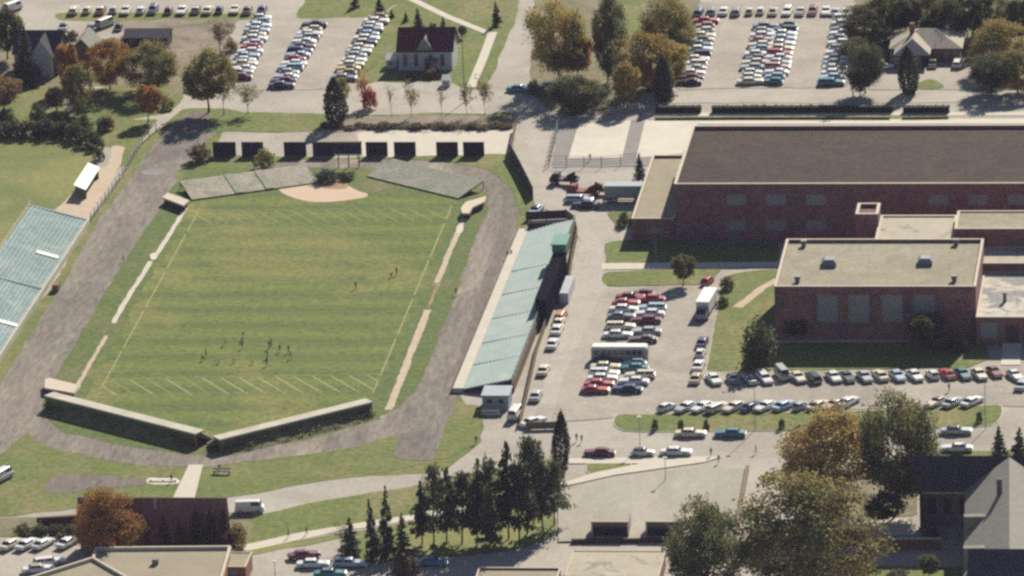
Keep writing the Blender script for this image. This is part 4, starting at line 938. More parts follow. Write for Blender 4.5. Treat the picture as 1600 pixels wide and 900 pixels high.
def make_car(kind, col, roofcol):
    L, W = KIND[kind][:2]
    rt = empty(NAMEK[kind], (0, 0, 0), 0)
    for k, me in car_meshes(kind, col, roofcol).items(): link(k.rstrip('2'), me, rt)
    for u in (.18, .80):
        for s in (-1, 1): link('wheel', WHEEL, rt, ((u-.5)*L, s*(W-.1), .33))
    return rt
def car(px, py, rz, kind, col, label, group=None, roofcol=None, z=.05, ph=.7):
    key = (kind, col, roofcol or col)
    if key not in PROTO: o = PROTO[key] = make_car(*key)
    else:
        src = PROTO[key]; o = src.copy(); COL.objects.link(o)
        for c in src.children:
            d = c.copy(); COL.objects.link(d); d.parent = o
    p = G(px, py, ph); o.location = (p.x, p.y, z); o.rotation_euler = (0, 0, math.radians(rz))
    tag(o, label, WORDK[kind] if kind in ('van','pickup') else 'car', group); return o
def cw(c): return c.replace('_', ' ')
MIXC = ['white']*9+['cream']*6+['pale_blue']*3+['silver']*3+['tan']*2+['maroon']+['red']+['navy']+['blue']+['green']+['brown','grey','yellow','teal']
MIXK = ['sedan']*9+['coupe']*4+['wagon']*4+['compact']*4
def ordinal(i): return ords[i] if i < 20 else 'twenty-'+ords[i-20]
def row(pts, rz, where, frm, group, cols=None, jr=3, kinds=None):
    n = len(pts)
    for i, (x, y) in enumerate(pts):
        col = cols[i] if cols else rc.choice(MIXC); k = kinds[i] if kinds and kinds[i] else rc.choice(MIXK)
        roofcol = None
        if k in ('sedan', 'coupe') and rc.random() < .3 and col not in ('white',): roofcol = rc.choice(['white', 'cream', 'black'] if col != 'cream' else ['brown', 'white'])
        rr = rz+rc.uniform(-jr, jr)+(180 if rc.random() < .35 else 0)
        car(x+rc.uniform(-1.2, 1.2), y+rc.uniform(-.7, .7), rr, k, col, f'{cw(col)} {WORDK[k]}, {ordinal(i)} from the {frm}, {where}', group, roofcol)
def lin(x0, y0, x1, y1, n): return [(x0+(x1-x0)*i/(n-1), y0+(y1-y0)*i/(n-1)) for i in range(n)]
W9 = lambda s: s.split()
row([(x, 15) for x in (114,136,156,176,197,220,240,262,285,305,324,343,367,387,408)], 92, 'row along the top edge', 'west', 'cars in the row at the top edge',
    W9('cream cream maroon silver cream white navy maroon white dark_green cream navy cream brown navy'))
row(lin(409, 27, 375, 119, 15), 0, 'west column beside the red-roofed house', 'top', 'cars in the lot west of the red-roofed house', W9('white silver white pale_blue cream white white red white pale_blue white cream white silver maroon'))
row(lin(490, 38, 440, 132, 15), 0, 'middle column beside the red-roofed house', 'top', 'cars in the lot west of the red-roofed house', W9('dark_green cream white silver white brown navy pale_blue red white pale_blue silver pale_blue maroon navy'))
row(lin(591, 25, 537, 120, 15), 0, 'east column beside the red-roofed house', 'top', 'cars in the lot west of the red-roofed house', W9('pink white white silver pale_blue white navy cream white silver white cream yellow tan grey'))
row([(x, 17) for x in (1091,1110,1130,1150,1170,1189,1207,1229,1249,1270,1291,1306,1322)], 90, 'far row behind the gymnasium', 'west', 'cars in the lot behind the gymnasium', W9('navy grey white grey cream white cream white grey maroon white silver white'))
row(lin(1104, 32, 1077, 128, 14), 2, 'west column behind the gymnasium', 'top', 'cars in the lot behind the gymnasium', W9('red pink white cream cream teal white navy cream white silver white maroon black'))
row(lin(1196, 40, 1171, 126, 13), 4, 'second column behind the gymnasium', 'top', 'cars in the lot behind the gymnasium', W9('grey silver white pink cream pale_blue white grey cream silver white white cream'))
row(lin(1228, 38, 1209, 126, 13), -4, 'third column behind the gymnasium', 'top', 'cars in the lot behind the gymnasium', W9('grey green white pale_blue white cream red white silver pink white pale_blue teal'))
row(lin(1321, 28, 1299, 128, 14), 2, 'east column behind the gymnasium', 'top', 'cars in the lot behind the gymnasium', W9('white cream grey white grey white silver white cream pale_blue white white pale_blue teal'))
# mid lot
midL = [(985,463,'maroon','sedan'),(978,472,'red','coupe'),(975,482,'white','sedan'),(971,493,'grey','coupe'),(969,509,'cream','wagon'),(965,522,'white','sedan'),(948,563,'dark_green','coupe'),(946,572,'cream','sedan'),(944,582,'white','wagon'),(941,590,'white','sedan'),(936,599,'red','sedan'),(930,608,'red','coupe')]
midR = [(1004,458,'maroon','compact'),(1016,466,'red','sedan'),(1018,480,'pale_blue','wagon'),(1015,489,'white','sedan'),(1010,499,'maroon','sedan'),(1010,517,'silver','sedan'),(1005,529,'brown','coupe'),(992,566,'pale_blue','compact'),(990,574,'teal','sedan'),(1000,585,'cream','wagon'),(990,595,'white','sedan'),(980,607,'navy','sedan')]
for t, L_ in (('west', midL), ('east', midR)):
    for i, (x, y, c, k) in enumerate(L_):
        car(x, y, rc.uniform(-3, 3)+(180 if t == 'east' else 0), k, c, f'{cw(c)} {WORDK[k]}, {ordinal(i)} from the top, {t} column round the bus', 'cars in the lot around the bus')
for i, (x, y, c, k, r) in enumerate([(876,492,'orange','wagon',86),(873,503,'cream','sedan',88),(870,514,'white','sedan',88),(863,536,'white','sedan',88),(849,577,'cream','sedan',88),(837,617,'silver','sedan',88),(805,647,'white','van',82),(833,658,'white','sedan',48)]):
    car(x, y, r, k, c, f'{cw(c)} {WORDK[k]}, {ordinal(i)} from the top, line behind the grandstand', 'cars lined up behind the grandstand')
for i, (x, y, c, k) in enumerate([(1097,534,'navy','sedan'),(1094,551,'white','compact'),(1091,570,'white','sedan'),(1087,590,'tan','sedan')]):
    car(x, y, 87, k, c, f'{cw(c)} {WORDK[k]}, {ordinal(i)} from the top, line below the box truck', 'cars lined up below the box truck')
r1 = [(1116,591,'white'),(1145,591,'navy'),(1170,591,'grey'),(1196,590,'white'),(1221,585,'silver'),(1245,588,'cream'),(1272,588,'dark_green'),(1302,588,'white'),(1325,588,'dark_green'),(1350,587,'silver'),(1376,586,'cream'),(1402,586,'pale_blue'),(1429,585,'white'),(1456,584,'white'),(1479,583,'red'),(1504,583,'teal'),(1529,583,'cream'),(1553,580,'maroon'),(1587,585,'white')]
row([(a, b) for a, b, c in r1], -68, 'row in front of the brick hall', 'west', 'cars in the row before the brick hall', [c for a, b, c in r1], 2, [None]*4+['van']+[None]*14)
r2 = [(1042,635,'white'),(1072,635,'silver'),(1097,635,'white'),(1121,635,'cream'),(1147,635,'cream'),(1172,634,'navy'),(1196,634,'white'),(1224,633,'pale_blue'),(1251,633,'silver'),(1277,632,'cream'),(1302,632,'tan'),(1325,627,'white'),(1462,628,'cream'),(1490,628,'silver'),(1519,626,'white')]
row([(a, b) for a, b, c in r2], 58, 'angled row along the grass island', 'west', 'cars angled along the grass island', [c for a, b, c in r2], 2)
for x, y, r, k, c, l, rfc in [(1079,676,0,'sedan','cream','cream sedan parked on the street below the grass island',None),(1141,676,180,'sedan','teal','dark teal sedan parked on the street below the grass island',None),
  (937,706,180,'sedan','maroon','maroon sedan parked beside the sidewalk, west of two pale cars',None),(1004,706,0,'compact','white','white compact car beside the sidewalk, next to the maroon sedan','black'),(1056,705,0,'sedan','white','white sedan at the east end of three cars by the sidewalk',None),
  (1494,672,0,'sedan','silver','silver sedan with dark top east of the large trees','black'),(1495,699,180,'sedan','white','white sedan parked in front of the slate-roofed hall',None),
  (812,138,-8,'sedan','teal','dark teal sedan on the road beside the yellow tree',None),(860,133,20,'sedan','grey','grey sedan half hidden under the yellow tree',None),
  (1376,105,35,'pickup','white','white pickup on the drive west of the tan bungalow',None),(1457,98,92,'sedan','black','black sedan parked before the tan bungalow',None),(1496,98,88,'wagon','white','white estate car by the east end of the tan bungalow',None),
  (20,12,60,'van','white','white van at the top left corner beside the dark tree',None),(99,41,95,'sedan','silver','silver sedan on the drive by the dark-roofed house','black'),(141,42,95,'compact','blue','blue compact car among the four cars behind the orange tree',None),(164,37,60,'van','cream','cream van behind the big orange tree',None),(185,41,95,'compact','black','black compact car at the edge of the bare ground',None),
  (390,794,6,'van','white','white van beside the brown-roofed house',None),(475,866,18,'sedan','maroon','maroon sedan at the west end of the bottom car park',None),(489,880,4,'sedan','white','white sedan next to the maroon one at the bottom edge',None),(546,879,2,'wagon','pale_blue','pale blue estate car below the slim spruces',None),(516,895,4,'sedan','teal','teal sedan cut by the bottom edge of the photo',None),(675,877,-3,'sedan','blue','blue sedan in the shade of the pine group',None),
  (17,849,66,'sedan','cream','cream sedan at the west end of four cars by the dark wall',None),(42,849,66,'sedan','white','white sedan second from the west by the dark wall',None),(67,848,66,'coupe','white','white coupe third from the west by the dark wall',None),(106,846,66,'sedan','white','white sedan standing apart beside the orange tree',None),(77,877,20,'wagon','white','white estate car beside the coping of the flat-roofed building',None),(60,888,14,'sedan','white','white sedan partly cut off beside the flat-roofed building','tan'),
  (838,326,80,'sedan','pale_blue','pale blue sedan with black top behind the grandstand','black'),(1105,438,75,'compact','red','red compact car on the path above the box truck',None),(1597,600,80,'sedan','silver','silver sedan cut off at the right edge of the lot',None),
  (3,744,66,'van','white','white van at the left edge beside the bottom lawn',None)]:
    car(x, y, r, k, c, l, None, rfc)
# bus
p = G(969, 553, 1.2); bus = empty('parked_bus', (p.x, p.y, .05), math.radians(0), 'long grey bus with a white roof in the middle of the lot', 'bus')
m = MB(); L, W = 10.2, 1.25
m.add([(-L/2,-W,.4),(L/2,-W,.4),(L/2,W,.4),(-L/2,W,.4),(-L/2,-W,2.5),(L/2-.15,-W,2.5),(L/2-.15,W,2.5),(-L/2,W,2.5)], [(3,2,1,0),(4,5,6,7),(0,1,5,4),(1,2,6,5),(2,3,7,6),(3,0,4,7)]); link('body', mk_mesh(m, 'body', M['galv']), bus)
m = MB(); m.add([(-L/2,-W,2.503),(L/2-.15,-W,2.503),(L/2-.15,W,2.503),(-L/2,W,2.503),(-L/2+.2,-W*.8,2.85),(L/2-.4,-W*.8,2.85),(L/2-.4,W*.8,2.85),(-L/2+.2,W*.8,2.85)], [(3,2,1,0),(4,5,6,7),(0,1,5,4),(1,2,6,5),(2,3,7,6),(3,0,4,7)]); link('roof', mk_mesh(m, 'roof', M['white']), bus)
m = MB(); m.box(-.42, .42, -.02, .02, -.4, .4); wm = mk_mesh(m, 'window', M['glass'])
for k in range(8):
    for s in (-1, 1): link('window', wm, bus, (-L/2+1.0+k*1.12, s*(W+.012), 1.85))
m = MB(); m.box(-.02, .02, -1.1, 1.1, -.5, .5); link('windscreen', mk_mesh(m, 'windscreen', M['glass']), bus, (L/2-.04, 0, 1.75))
WB = wheel_mesh(.48, .28)
for x in (-L/2+2.3, L/2-2.2):
    for s in (-1, 1): link('wheel', WB, bus, (x, s*(W-.13), .47))
def truck(px, py, rz, label, name, boxL, boxmat, cabmat, boxH=3.1, flat=False, bedmat=None):
    p = G(px, py, 1.0); t = empty(name, (p.x, p.y, .05), math.radians(rz), label, 'truck')
    W = 1.2; L = boxL+2.0; x0 = -L/2
    m = MB(); m.box(x0, x0+boxL, -W, W, .95, 1.25 if flat else boxH); link('flatbed' if flat else 'cargo_box', mk_mesh(m, 'cargo', boxmat), t)
    if not flat: m = MB(); m.box(x0-.03, x0+boxL+.03, -W-.03, W+.03, boxH+.002, boxH+.1); link('cargo_roof', mk_mesh(m, 'cargo_roof', M['white']), t)
    m = MB(); c0 = x0+boxL+.12; c1 = L/2
    m.add([(c0,-1.05,.5),(c1,-1.05,.5),(c1,1.05,.5),(c0,1.05,.5),(c0,-1.05,1.45),(c1,-1.05,1.3),(c1,1.05,1.3),(c0,1.05,1.45),(c0,-.92,2.3),(c1-.75,-.92,2.3),(c1-.75,.92,2.3),(c0,.92,2.3)],
      [(3,2,1,0),(0,1,5,4),(1,2,6,5),(2,3,7,6),(3,0,4,7),(4,5,9,8),(5,6,10,9),(6,7,11,10),(7,4,8,11),(8,9,10,11)]); link('cab', mk_mesh(m, 'cab', cabmat), t)
    m = MB(); a = [Vector((c1-.06,-.85,1.42)), Vector((c1-.06,.85,1.42)), Vector((c1-.66,.78,2.2)), Vector((c1-.66,-.78,2.2))]; a = [v+Vector((.05,0,.03)) for v in a]; m.quad(*a); link('windscreen', mk_mesh(m, 'windscreen', M['glass']), t)
    m = MB(); m.box(x0+.1, c1-.1, -.45, .45, .55, .94); link('chassis', mk_mesh(m, 'chassis', M['black']), t)
    for x in (x0+1.0, c1-1.0):
        for s in (-1, 1): link('wheel', WB, t, (x, s*(W-.16), .47))
    if flat and bedmat:
        m = MB()
        for k in range(5): m.box(x0+.3+k*.5, x0+.75+k*.5, -.9, .9, 1.252, 1.5+.25*((k*3) % 4)); link('load', mk_mesh(m, 'load', bedmat), t)
    return t
truck(1103, 481, -95, 'white box truck with a grey cab at the top of the right hand line', 'box_truck', 8.6, M['white'], M['bluegrey'])
truck(882, 280, 172, 'black flatbed truck standing on the pale yard beside the sports pad', 'flatbed_truck', 3.6, M['black'], M['black'], flat=True, bedmat=M['black'])
truck(912, 299, 170, 'rusty maroon flatbed truck among the vehicles west of the gymnasium', 'flatbed_truck', 4.4, M['rust'], M['rust'], flat=True, bedmat=M['rust'])
car(905, 311, -4, 'wagon', 'pale_blue', 'pale blue estate car beside the rusty maroon truck')
car(915, 319, 176, 'sedan', 'black', 'black sedan in front of the rusty maroon truck')
truck(945, 296, 5, 'brown flatbed truck partly hidden beside the grey trailer', 'flatbed_truck', 3.4, M['wood'], M['darkwood'], flat=True, bedmat=M['wood'])
# trailer
p = G(974, 318); t = empty('cargo_trailer', (p.x, p.y, .03), 0, 'long grey box trailer parked beside the brick annex', 'trailer')
m = MB(); m.box(-3.6, 3.6, 0, 3.0, 1.1, 3.4); link('body', mk_mesh(m, 'body', M['galv']), t)
m = MB(); m.box(-3.65, 3.65, -.05, 3.05, 3.402, 3.5); link('roof', mk_mesh(m, 'roof', M['bluegrey']), t)
m = MB(); m.box(-3.3, 3.3, 1.0, 2.0, .7, 1.098); link('chassis', mk_mesh(m, 'chassis', M['black']), t)
for x in (-2.6, -1.6, 2.4):
    for y in (.2, 2.8): link('wheel', WB, t, (x, y, .47))
m = MB(); m.box(-2.2, 2.6, -.05, .0, .55, .8); link('side_guard', mk_mesh(m, 'side_guard', M['white']), t)
# ------------------------------------------------------------------ trees
def leaf_mesh(name, pts, size, rs, tone, flat=.35):
    n = len(pts); nrm = rs.normal(size=(n, 3)); nrm[:, 2] += flat; nrm /= np.linalg.norm(nrm, axis=1)[:, None]
    a = np.cross(nrm, rs.normal(size=(n, 3))); a /= np.linalg.norm(a, axis=1)[:, None]; b = np.cross(nrm, a)
    s = (size*rs.uniform(.6, 1.35, n))[:, None]; a = a*s; b = b*s*rs.uniform(.55, .95, n)[:, None]
    v = np.stack([pts-a*.5-b*.2, pts+b*.5-a*.1, pts+a*.5+b*.15, pts-b*.5+a*.1], 1).reshape(-1, 3)
    me = bpy.data.meshes.new(name); me.vertices.add(4*n); me.vertices.foreach_set('co', v.ravel().astype(np.float32))
    me.loops.add(4*n); me.loops.foreach_set('vertex_index', np.arange(4*n, dtype=np.int32)); me.polygons.add(n)
    me.polygons.foreach_set('loop_start', np.arange(0, 4*n, 4, dtype=np.int32)); me.update(calc_edges=True)
    at = me.attributes.new('tone', 'FLOAT', 'POINT'); at.data.foreach_set('value', np.repeat(np.clip(tone, 0, 1), 4).astype(np.float32)); me.validate(); return me
def crown_round(seed, n_cl, per, size, z0=.22, sparse=False, top=1.0, squash=1.0):
    rs = np.random.RandomState(seed); lobes = rs.normal(size=(9, 3)); lobes /= np.linalg.norm(lobes, axis=1)[:, None]; la = rs.uniform(-.42, .40, 9)
    P = []; T = []; C = []
    for _ in range(n_cl):
        d = rs.normal(size=3); d /= np.linalg.norm(d); rad = 1+sum(la*np.maximum(0, lobes@d)**4)
        r = rad*(rs.uniform(.25, 1)**(1/2.6))
        if sparse: r = rad*rs.uniform(.3, 1.05)
        c = np.array([d[0]*.44*r, d[1]*.44*r, 0]); zz = d[2]*r; c[2] = z0+(top-z0)*(.46+.46*zz*squash); C.append(c)
        k = int(per*rs.uniform(.5, 1.4)); cr = rs.uniform(.045, .085)*(1.0 if not sparse else .9)
        q = np.clip(rs.normal(size=(k, 3)), -1.5, 1.5)*np.array([cr, cr, cr*.8])*.8; q = c+q; P.append(q)
        T.append(rs.uniform(.0, 1.0)*.8+.25*(zz*.5)+rs.normal(size=k)*.14)
    P = np.concatenate(P); T = np.concatenate(T); return leaf_mesh('crown', P, size, rs, T, .7), C
def trunk_round(seed, C, z0, r=.022, limbs=9):
    rr = random.Random(seed); m = MB(); top = z0+.28; pts = [Vector((0,0,-.01))]
    for k in range(1, 6): pts.append(Vector((rr.uniform(-.012,.012)*k, rr.uniform(-.012,.012)*k, top*k/5)))
    for k in range(5): m.bar(pts[k], pts[k+1], r*(1.25 if k == 0 else 1-.12*k), 0, 7, r*(1-.12*(k+1)))
    idx = list(range(len(C))); rr.shuffle(idx)
    for i in idx[:limbs]:
        b = pts[rr.randint(2, 5)]; e = Vector(C[i]); mid = b.lerp(e, .5)+Vector((0,0,rr.uniform(-.02,.04)))
        m.bar(b, mid, r*.45, 0, 5, r*.28); m.bar(mid, e, r*.28, 0, 5, r*.08)
    return mk_mesh(m, 'trunk', M['bark'])
def crown_conifer(seed, n, size, layers=11, lean=.9, z0=.06, rag=.3):
    rs = np.random.RandomState(seed); P = []; T = []
    nb = layers*9
    for i in range(nb):
        t = (i+rs.uniform(0, 1))/nb; z = z0+(1-z0)*t; R = .5*(1-t)**lean*rs.uniform(1-rag, 1.08)+.015; th = rs.uniform(0, 2*math.pi)
        k = max(6, int(n/nb*(1-t)*1.9)); s = rs.uniform(.05, 1, k)**.8
        q = np.stack([math.cos(th)*s*R, math.sin(th)*s*R, z-.10*s*R+.0*s], 1)+rs.normal(size=(k, 3))*np.array([.035, .035, .016])*(.4+R*1.6); P.append(q); T.append(rs.uniform(.1, .8)+rs.normal(size=k)*.18+.25*(s-.5))
    return leaf_mesh('crown', np.concatenate(P), size, rs, np.concatenate(T), .6)
def crown_pine(seed, n, size):
    rs = np.random.RandomState(seed); P = []; T = []; C = []
    for i in range(34):
        t = i/33; z = .24+.72*t; R = .5*(1-.93*t**1.25)*rs.uniform(.35, 1.1); th = rs.uniform(0, 2*math.pi); c = np.array([math.cos(th)*R*.8, math.sin(th)*R*.8, z]); C.append(c)
        k = int(n/34*rs.uniform(.6, 1.4)); q = c+rs.normal(size=(k, 3))*np.array([.105, .105, .022]); P.append(q); T.append(rs.uniform(.1, .85)+rs.normal(size=k)*.18)
    return leaf_mesh('crown', np.concatenate(P), size, rs, np.concatenate(T), .6), C
def crown_column(seed, n, size):
    rs = np.random.RandomState(seed); t = rs.uniform(0, 1, n); R = .5*np.sin(np.clip(t*.93+.07, 0, 1)*math.pi)**.55*(1-.35*t)*rs.uniform(.6, 1.12, n); th = rs.uniform(0, 2*math.pi, n)
    P = np.stack([np.cos(th)*R, np.sin(th)*R, .02+.97*t], 1)+rs.normal(size=(n, 3))*.02; return leaf_mesh('crown', P, size, rs, rs.uniform(0, 1, n), .2)
def crown_shrub(seed, n_cl, per, size):
    rs = np.random.RandomState(seed); P = []; T = []
    for _ in range(n_cl):
        d = rs.normal(size=3); d /= np.linalg.norm(d); r = rs.uniform(.3, 1)**.5; c = np.array([d[0]*.42*r, d[1]*.42*r, .12+.72*abs(d[2])*r])
        k = int(per*rs.uniform(.5, 1.4)); P.append(c+rs.normal(size=(k, 3))*.075); T.append(rs.uniform(.1, .85)+rs.normal(size=k)*.2)
    P = np.concatenate(P); P[:, 2] = np.maximum(P[:, 2], .01); return leaf_mesh('crown', P, size, rs, np.concatenate(T), .3)
def stem_mesh(h, r=.03):
    m = MB()
    m.bar((0,0,-.01),(0,0,h), r, 0, 6, r*.3)
    for k in range(4):
        t = k*1.7; m.bar((0,0,h*.15),(math.cos(t)*.25, math.sin(t)*.25, h*.8), r*.5, 0, 4, r*.15)
    return mk_mesh(m, 'trunk', M['bark'])
TP = {}
for root_, a_w, P_w, rs_w in WEEDS:
    me = leaf_mesh('weeds', P_w-np.array([a_w.x, a_w.y, 0]), .30, rs_w, rs_w.uniform(0, 1, len(P_w)), .4); me.materials.append(M['lf_scrubby']); link('weeds', me, root_)
for k in range(4): cm, C = crown_round(100+k, 120, 70, .04, .20+.03*(k % 2)); TP['round', k] = (cm, trunk_round(k, C, .2))
for k in range(3): cm, C = crown_round(140+k, 185, 120, .025, .12); TP['big', k] = (cm, trunk_round(40+k, C, .16, .018, 14))
for k in range(3): cm, C = crown_round(200+k, 80, 20, .036, .28, True); TP['sparse', k] = (cm, trunk_round(50+k, C, .26, .014, 26))
for k in range(4): TP['spruce', k] = (crown_conifer(380+k, 2600, .06, 8, .65+.06*k, .2, .6), stem_mesh(.96, .024)) if k % 2 else (crown_pine(330+k, 2000, .055)[0], stem_mesh(.96, .026))
for k in range(3): TP['conif', k] = (crown_conifer(300+k, 3600, .05), stem_mesh(.95, .022))
for k in range(2): TP['column', k] = (crown_column(360+k, 2600, .07), stem_mesh(.9, .03))
for k in range(4): TP['shrub', k] = (crown_shrub(400+k, 42, 30, .085), stem_mesh(.5, .02))
for k in range(2): cm, C = crown_round(240+k, 34, 9, .03, .3, True); TP['bare', k] = (cm, trunk_round(90+k, C, .3, .014, 30))
tn = [0]
FIRST = {}
def tree(bx, by, ty, wpx, kind, mat, label, name=None, group=None, trunkmat=None, rz=None):
    n = max(k for t, k in TP if t == kind)+1; i = tn[0] % n; tn[0] += 1; wpx = wpx*(1.1 if kind in ('round', 'big') else 1)
    cm, tm = TP[kind, i]; p = G(bx, by); H = hgt(bx, by, ty); W = wpx/scale_at(p)
    name = name or {'round':'broadleaf_tree','big':'broadleaf_tree','sparse':'thin_tree','conif':'conifer_tree','spruce':'spruce_tree','pine':'pine_tree','column':'columnar_cedar','shrub':'shrub','bare':'bare_tree'}[kind]
    if (kind, i) not in FIRST:
        o = empty(name, p); FIRST[kind, i] = o
        for nm, me in (('crown' if kind != 'shrub' else 'foliage', cm), ('trunk' if kind != 'shrub' else 'stem', tm)):
            c = link(nm, me, o)
            if not me.materials: me.materials.append(M[mat])
    else:
        s = FIRST[kind, i]; o = s.copy(); o.name = name; COL.objects.link(o)
        for k in ('label', 'category', 'group', 'kind'):
            if k in o: del o[k]
        for ch in s.children:
            d = ch.copy(); COL.objects.link(d); d.parent = o
    o.location = (p.x, p.y, 0); o.rotation_euler = (math.sin(tn[0]*1.7)*.035, math.cos(tn[0]*2.3)*.045, (tn[0]*2.399) % 6.283 if rz is None else rz); o.scale = (W, W, H)
    for c in o.children:
        c.material_slots[0].link = 'OBJECT'
        c.material_slots[0].material = M[mat] if c.name.split('.')[0] in ('crown', 'foliage') else M[trunkmat or 'bark']
    return tag(o, label, 'shrub' if kind == 'shrub' else 'tree', group)
T_ = tree
# top left
T_(12,92,8,54,'round','lf_dark','dark olive tree at the top left corner behind the house')
T_(42,132,42,60,'conif','lf_conif','dark pointed conifer in front of the dark-roofed house')
T_(6,176,116,62,'round','lf_rust','dark tree with an orange top at the left edge below the house')
T_(104,140,60,38,'round','lf_orange','slim orange tree between the dark-roofed house and the cottage')
T_(122,178,96,52,'round','lf_olive','olive tree in front of the orange trees above the dark hedge')
T_(172,140,58,62,'big','lf_orange','large orange tree right of the grey-roofed cottage')
T_(238,142,66,90,'big','lf_olive','wide olive tree beside the long dark shed')
T_(232,190,128,44,'round','lf_orange','small round orange tree standing alone above its dark shadow')
T_(344,84,24,48,'sparse','lf_brown','thin brown tree at the edge of the bare ground')
T_(326,176,78,78,'round','lf_olive','loose olive tree at the bend of the dirt road')
T_(350,180,110,46,'sparse','lf_olive','thin olive tree right beside the bend of the dirt road')
T_(388,178,124,46,'sparse','lf_olive','small thin tree by the street south of the parking lot')
T_(88,174,134,34,'round','lf_brown','small brown tree above the dark hedge')
T_(112,62,46,26,'shrub','lf_dark','dark bush between the drive and the orange tree')
T_(196,74,52,18,'shrub','lf_dark','dark bush at the west end of the long shed')
T_(360,80,58,26,'shrub','lf_rust','rusty bush beside the thin brown tree')
hx = [(2,212,186,46),(26,213,184,44),(50,213,183,46),(75,213,182,44),(98,214,184,42),(118,219,188,40),(136,226,196,36),(150,232,204,30)]
for i, (x, b, t, w) in enumerate(hx): T_(x, b, t, w, 'shrub', 'lf_hedge', f'overgrown dark bush, {ordinal(i)} from the west in the hedge above the practice field', 'hedge_bush', 'overgrown bushes above the practice field')
hx = [(10,190,166,36),(62,192,160,34),(96,196,168,36),(132,200,176,32),(162,204,178,28)]
for i, (x, b, t, w) in enumerate(hx): T_(x, b, t, w, 'shrub', 'lf_dark', f'dark bush, {ordinal(i)} from the west in the row behind the overgrown hedge', 'hedge_bush', 'dark bushes behind the overgrown hedge')
T_(170,202,178,22,'shrub','lf_rust','rusty bush at the east end of the dark hedge')
T_(262,170,150,26,'shrub','lf_olive','small olive bush right of the round orange tree')
T_(155,250,226,20,'shrub','lf_dark','dark bush at the top of the tan dirt path')
# lawn of the red-roofed house
T_(555,12,-14,20,'conif','lf_conif','dark conifer on the lawn at the top edge above the lot')
T_(594,24,-6,24,'conif','lf_conif','dark conifer at the corner of the parking lot')
T_(612,28,14,12,'conif','lf_conif','tiny conifer on the lawn, west of a second tiny one')
T_(634,34,18,12,'conif','lf_conif','tiny conifer on the lawn nearest the pale path')
T_(654,44,12,20,'conif','lf_conif','conifer on the lawn with a dark slanting shadow behind the house')
T_(674,50,34,12,'conif','lf_conif','tiny conifer just behind the maroon roof')
T_(693,58,26,19,'conif','lf_conif','dark conifer rising behind the ridge of the red-roofed house')
T_(723,60,38,15,'round','lf_dark','small round dark tree at the corner of the red-roofed house')
T_(777,40,2,22,'conif','lf_conif','dark conifer on the lawn right of the pale path')
T_(526,192,122,40,'column','lf_conif','tall dark conifer by the street left of the red tree')
T_(534,148,114,32,'shrub','lf_olive','grey olive bush behind the tall dark conifer','bush')
T_(568,166,112,30,'sparse','lf_red','red leaved tree at the corner of the house drive')
T_(578,170,130,28,'shrub','lf_red','low red bush under the red leaved tree')
T_(612,182,122,28,'bare','lf_olive','nearly bare tree by the street, westernmost below the red-roofed house')
T_(643,182,128,34,'sparse','lf_olive','thin olive tree by the street below the red-roofed house')
T_(690,182,124,28,'bare','lf_olive','nearly bare tree by the street in front of the white booth')
T_(730,180,122,30,'sparse','lf_green','thin green tree by the street near the foot of the pale path')
T_(758,180,118,32,'sparse','lf_brown','thin brown tree by the street next to the main road')
T_(676,122,104,24,'shrub','lf_rust','rusty bush against the front of the red-roofed house')
T_(640,124,112,20,'shrub','lf_dark','dark bush against the front of the red-roofed house')
for i in range(17):
    x = 512+i*17.4; T_(x, 201+(i % 3)*1.5-2, 188+((i*7) % 5)*1.6, 27, 'shrub', 'lf_scrub' if i % 4 else 'lf_brown', f'scrubby bush, {ordinal(i)} from the west on the bank above the dark boards', 'scrub_bush', 'scrubby bushes on the bank')
T_(312,252,222,44,'shrub','lf_brown','brown bush at the west end of the dark boards')
T_(413,263,226,36,'shrub','lf_olive','round olive bush in front of the second dark board')
T_(511,284,261,40,'shrub','lf_cyan','blue green bush behind the clay infield')
T_(542,281,266,26,'shrub','lf_green','low green bush behind the clay infield')
# top right
T_(874,131,2,98,'big','lf_yellow','large yellow green tree beside the main road')
T_(903,128,48,48,'round','lf_orange','orange tree leaning out of the large yellow tree')
T_(950,128,-14,58,'big','lf_green','tall dark green tree with a bare trunk between yellow trees')
T_(1046,102,-8,88,'big','lf_olive','large olive brown tree at the west edge of the lot')
T_(1015,144,52,86,'big','lf_tan','tan yellow tree beside the sidewalk at the lot corner')
T_(1052,134,58,50,'round','lf_yellow','yellow tree touching the first column of cars')
T_(1036,158,88,34,'column','lf_conif','narrow dark evergreen under the tan yellow tree')
T_(980,168,96,44,'round','lf_tan','small tan tree between the dark trunk and the sidewalk')
T_(901,176,118,84,'big','lf_green','spreading green tree in front of the yellow tree by the road')
T_(834,148,120,24,'shrub','lf_green','green bush at the foot of the large yellow tree')
gr = [(1352,78,6,66,'lf_dark'),(1384,66,-14,60,'lf_green'),(1416,58,-20,62,'lf_dark'),(1450,60,-16,60,'lf_green'),(1484,68,-4,66,'lf_dark'),(1512,60,-20,50,'lf_dark'),(1545,56,-20,56,'lf_green')]
wd = ['westernmost','second','third','fourth','fifth','sixth','easternmost']
for i, (x, b, t, w, mt) in enumerate(gr): T_(x, b, t, w, 'big', mt, f'dark tree in the grove behind the tan bungalow, {wd[i]} of the seven', None, 'dark trees behind the bungalow')
T_(1356,52,14,34,'round','lf_rust','rusty brown tree top within the dark grove')
T_(1352,146,60,62,'big','lf_dark','dark tree at the corner of the lot left of the bungalow')
T_(1344,150,104,34,'round','lf_dark','lower dark tree beside the utility pole')
T_(1421,146,74,36,'column','lf_conif','dark columnar cedar in front of the tan bungalow')
T_(1530,84,20,24,'column','lf_conif','slim dark cedar right of the tan bungalow')
T_(1562,112,34,80,'big','lf_yellow','yellow green tree at the right edge beyond the cedar')
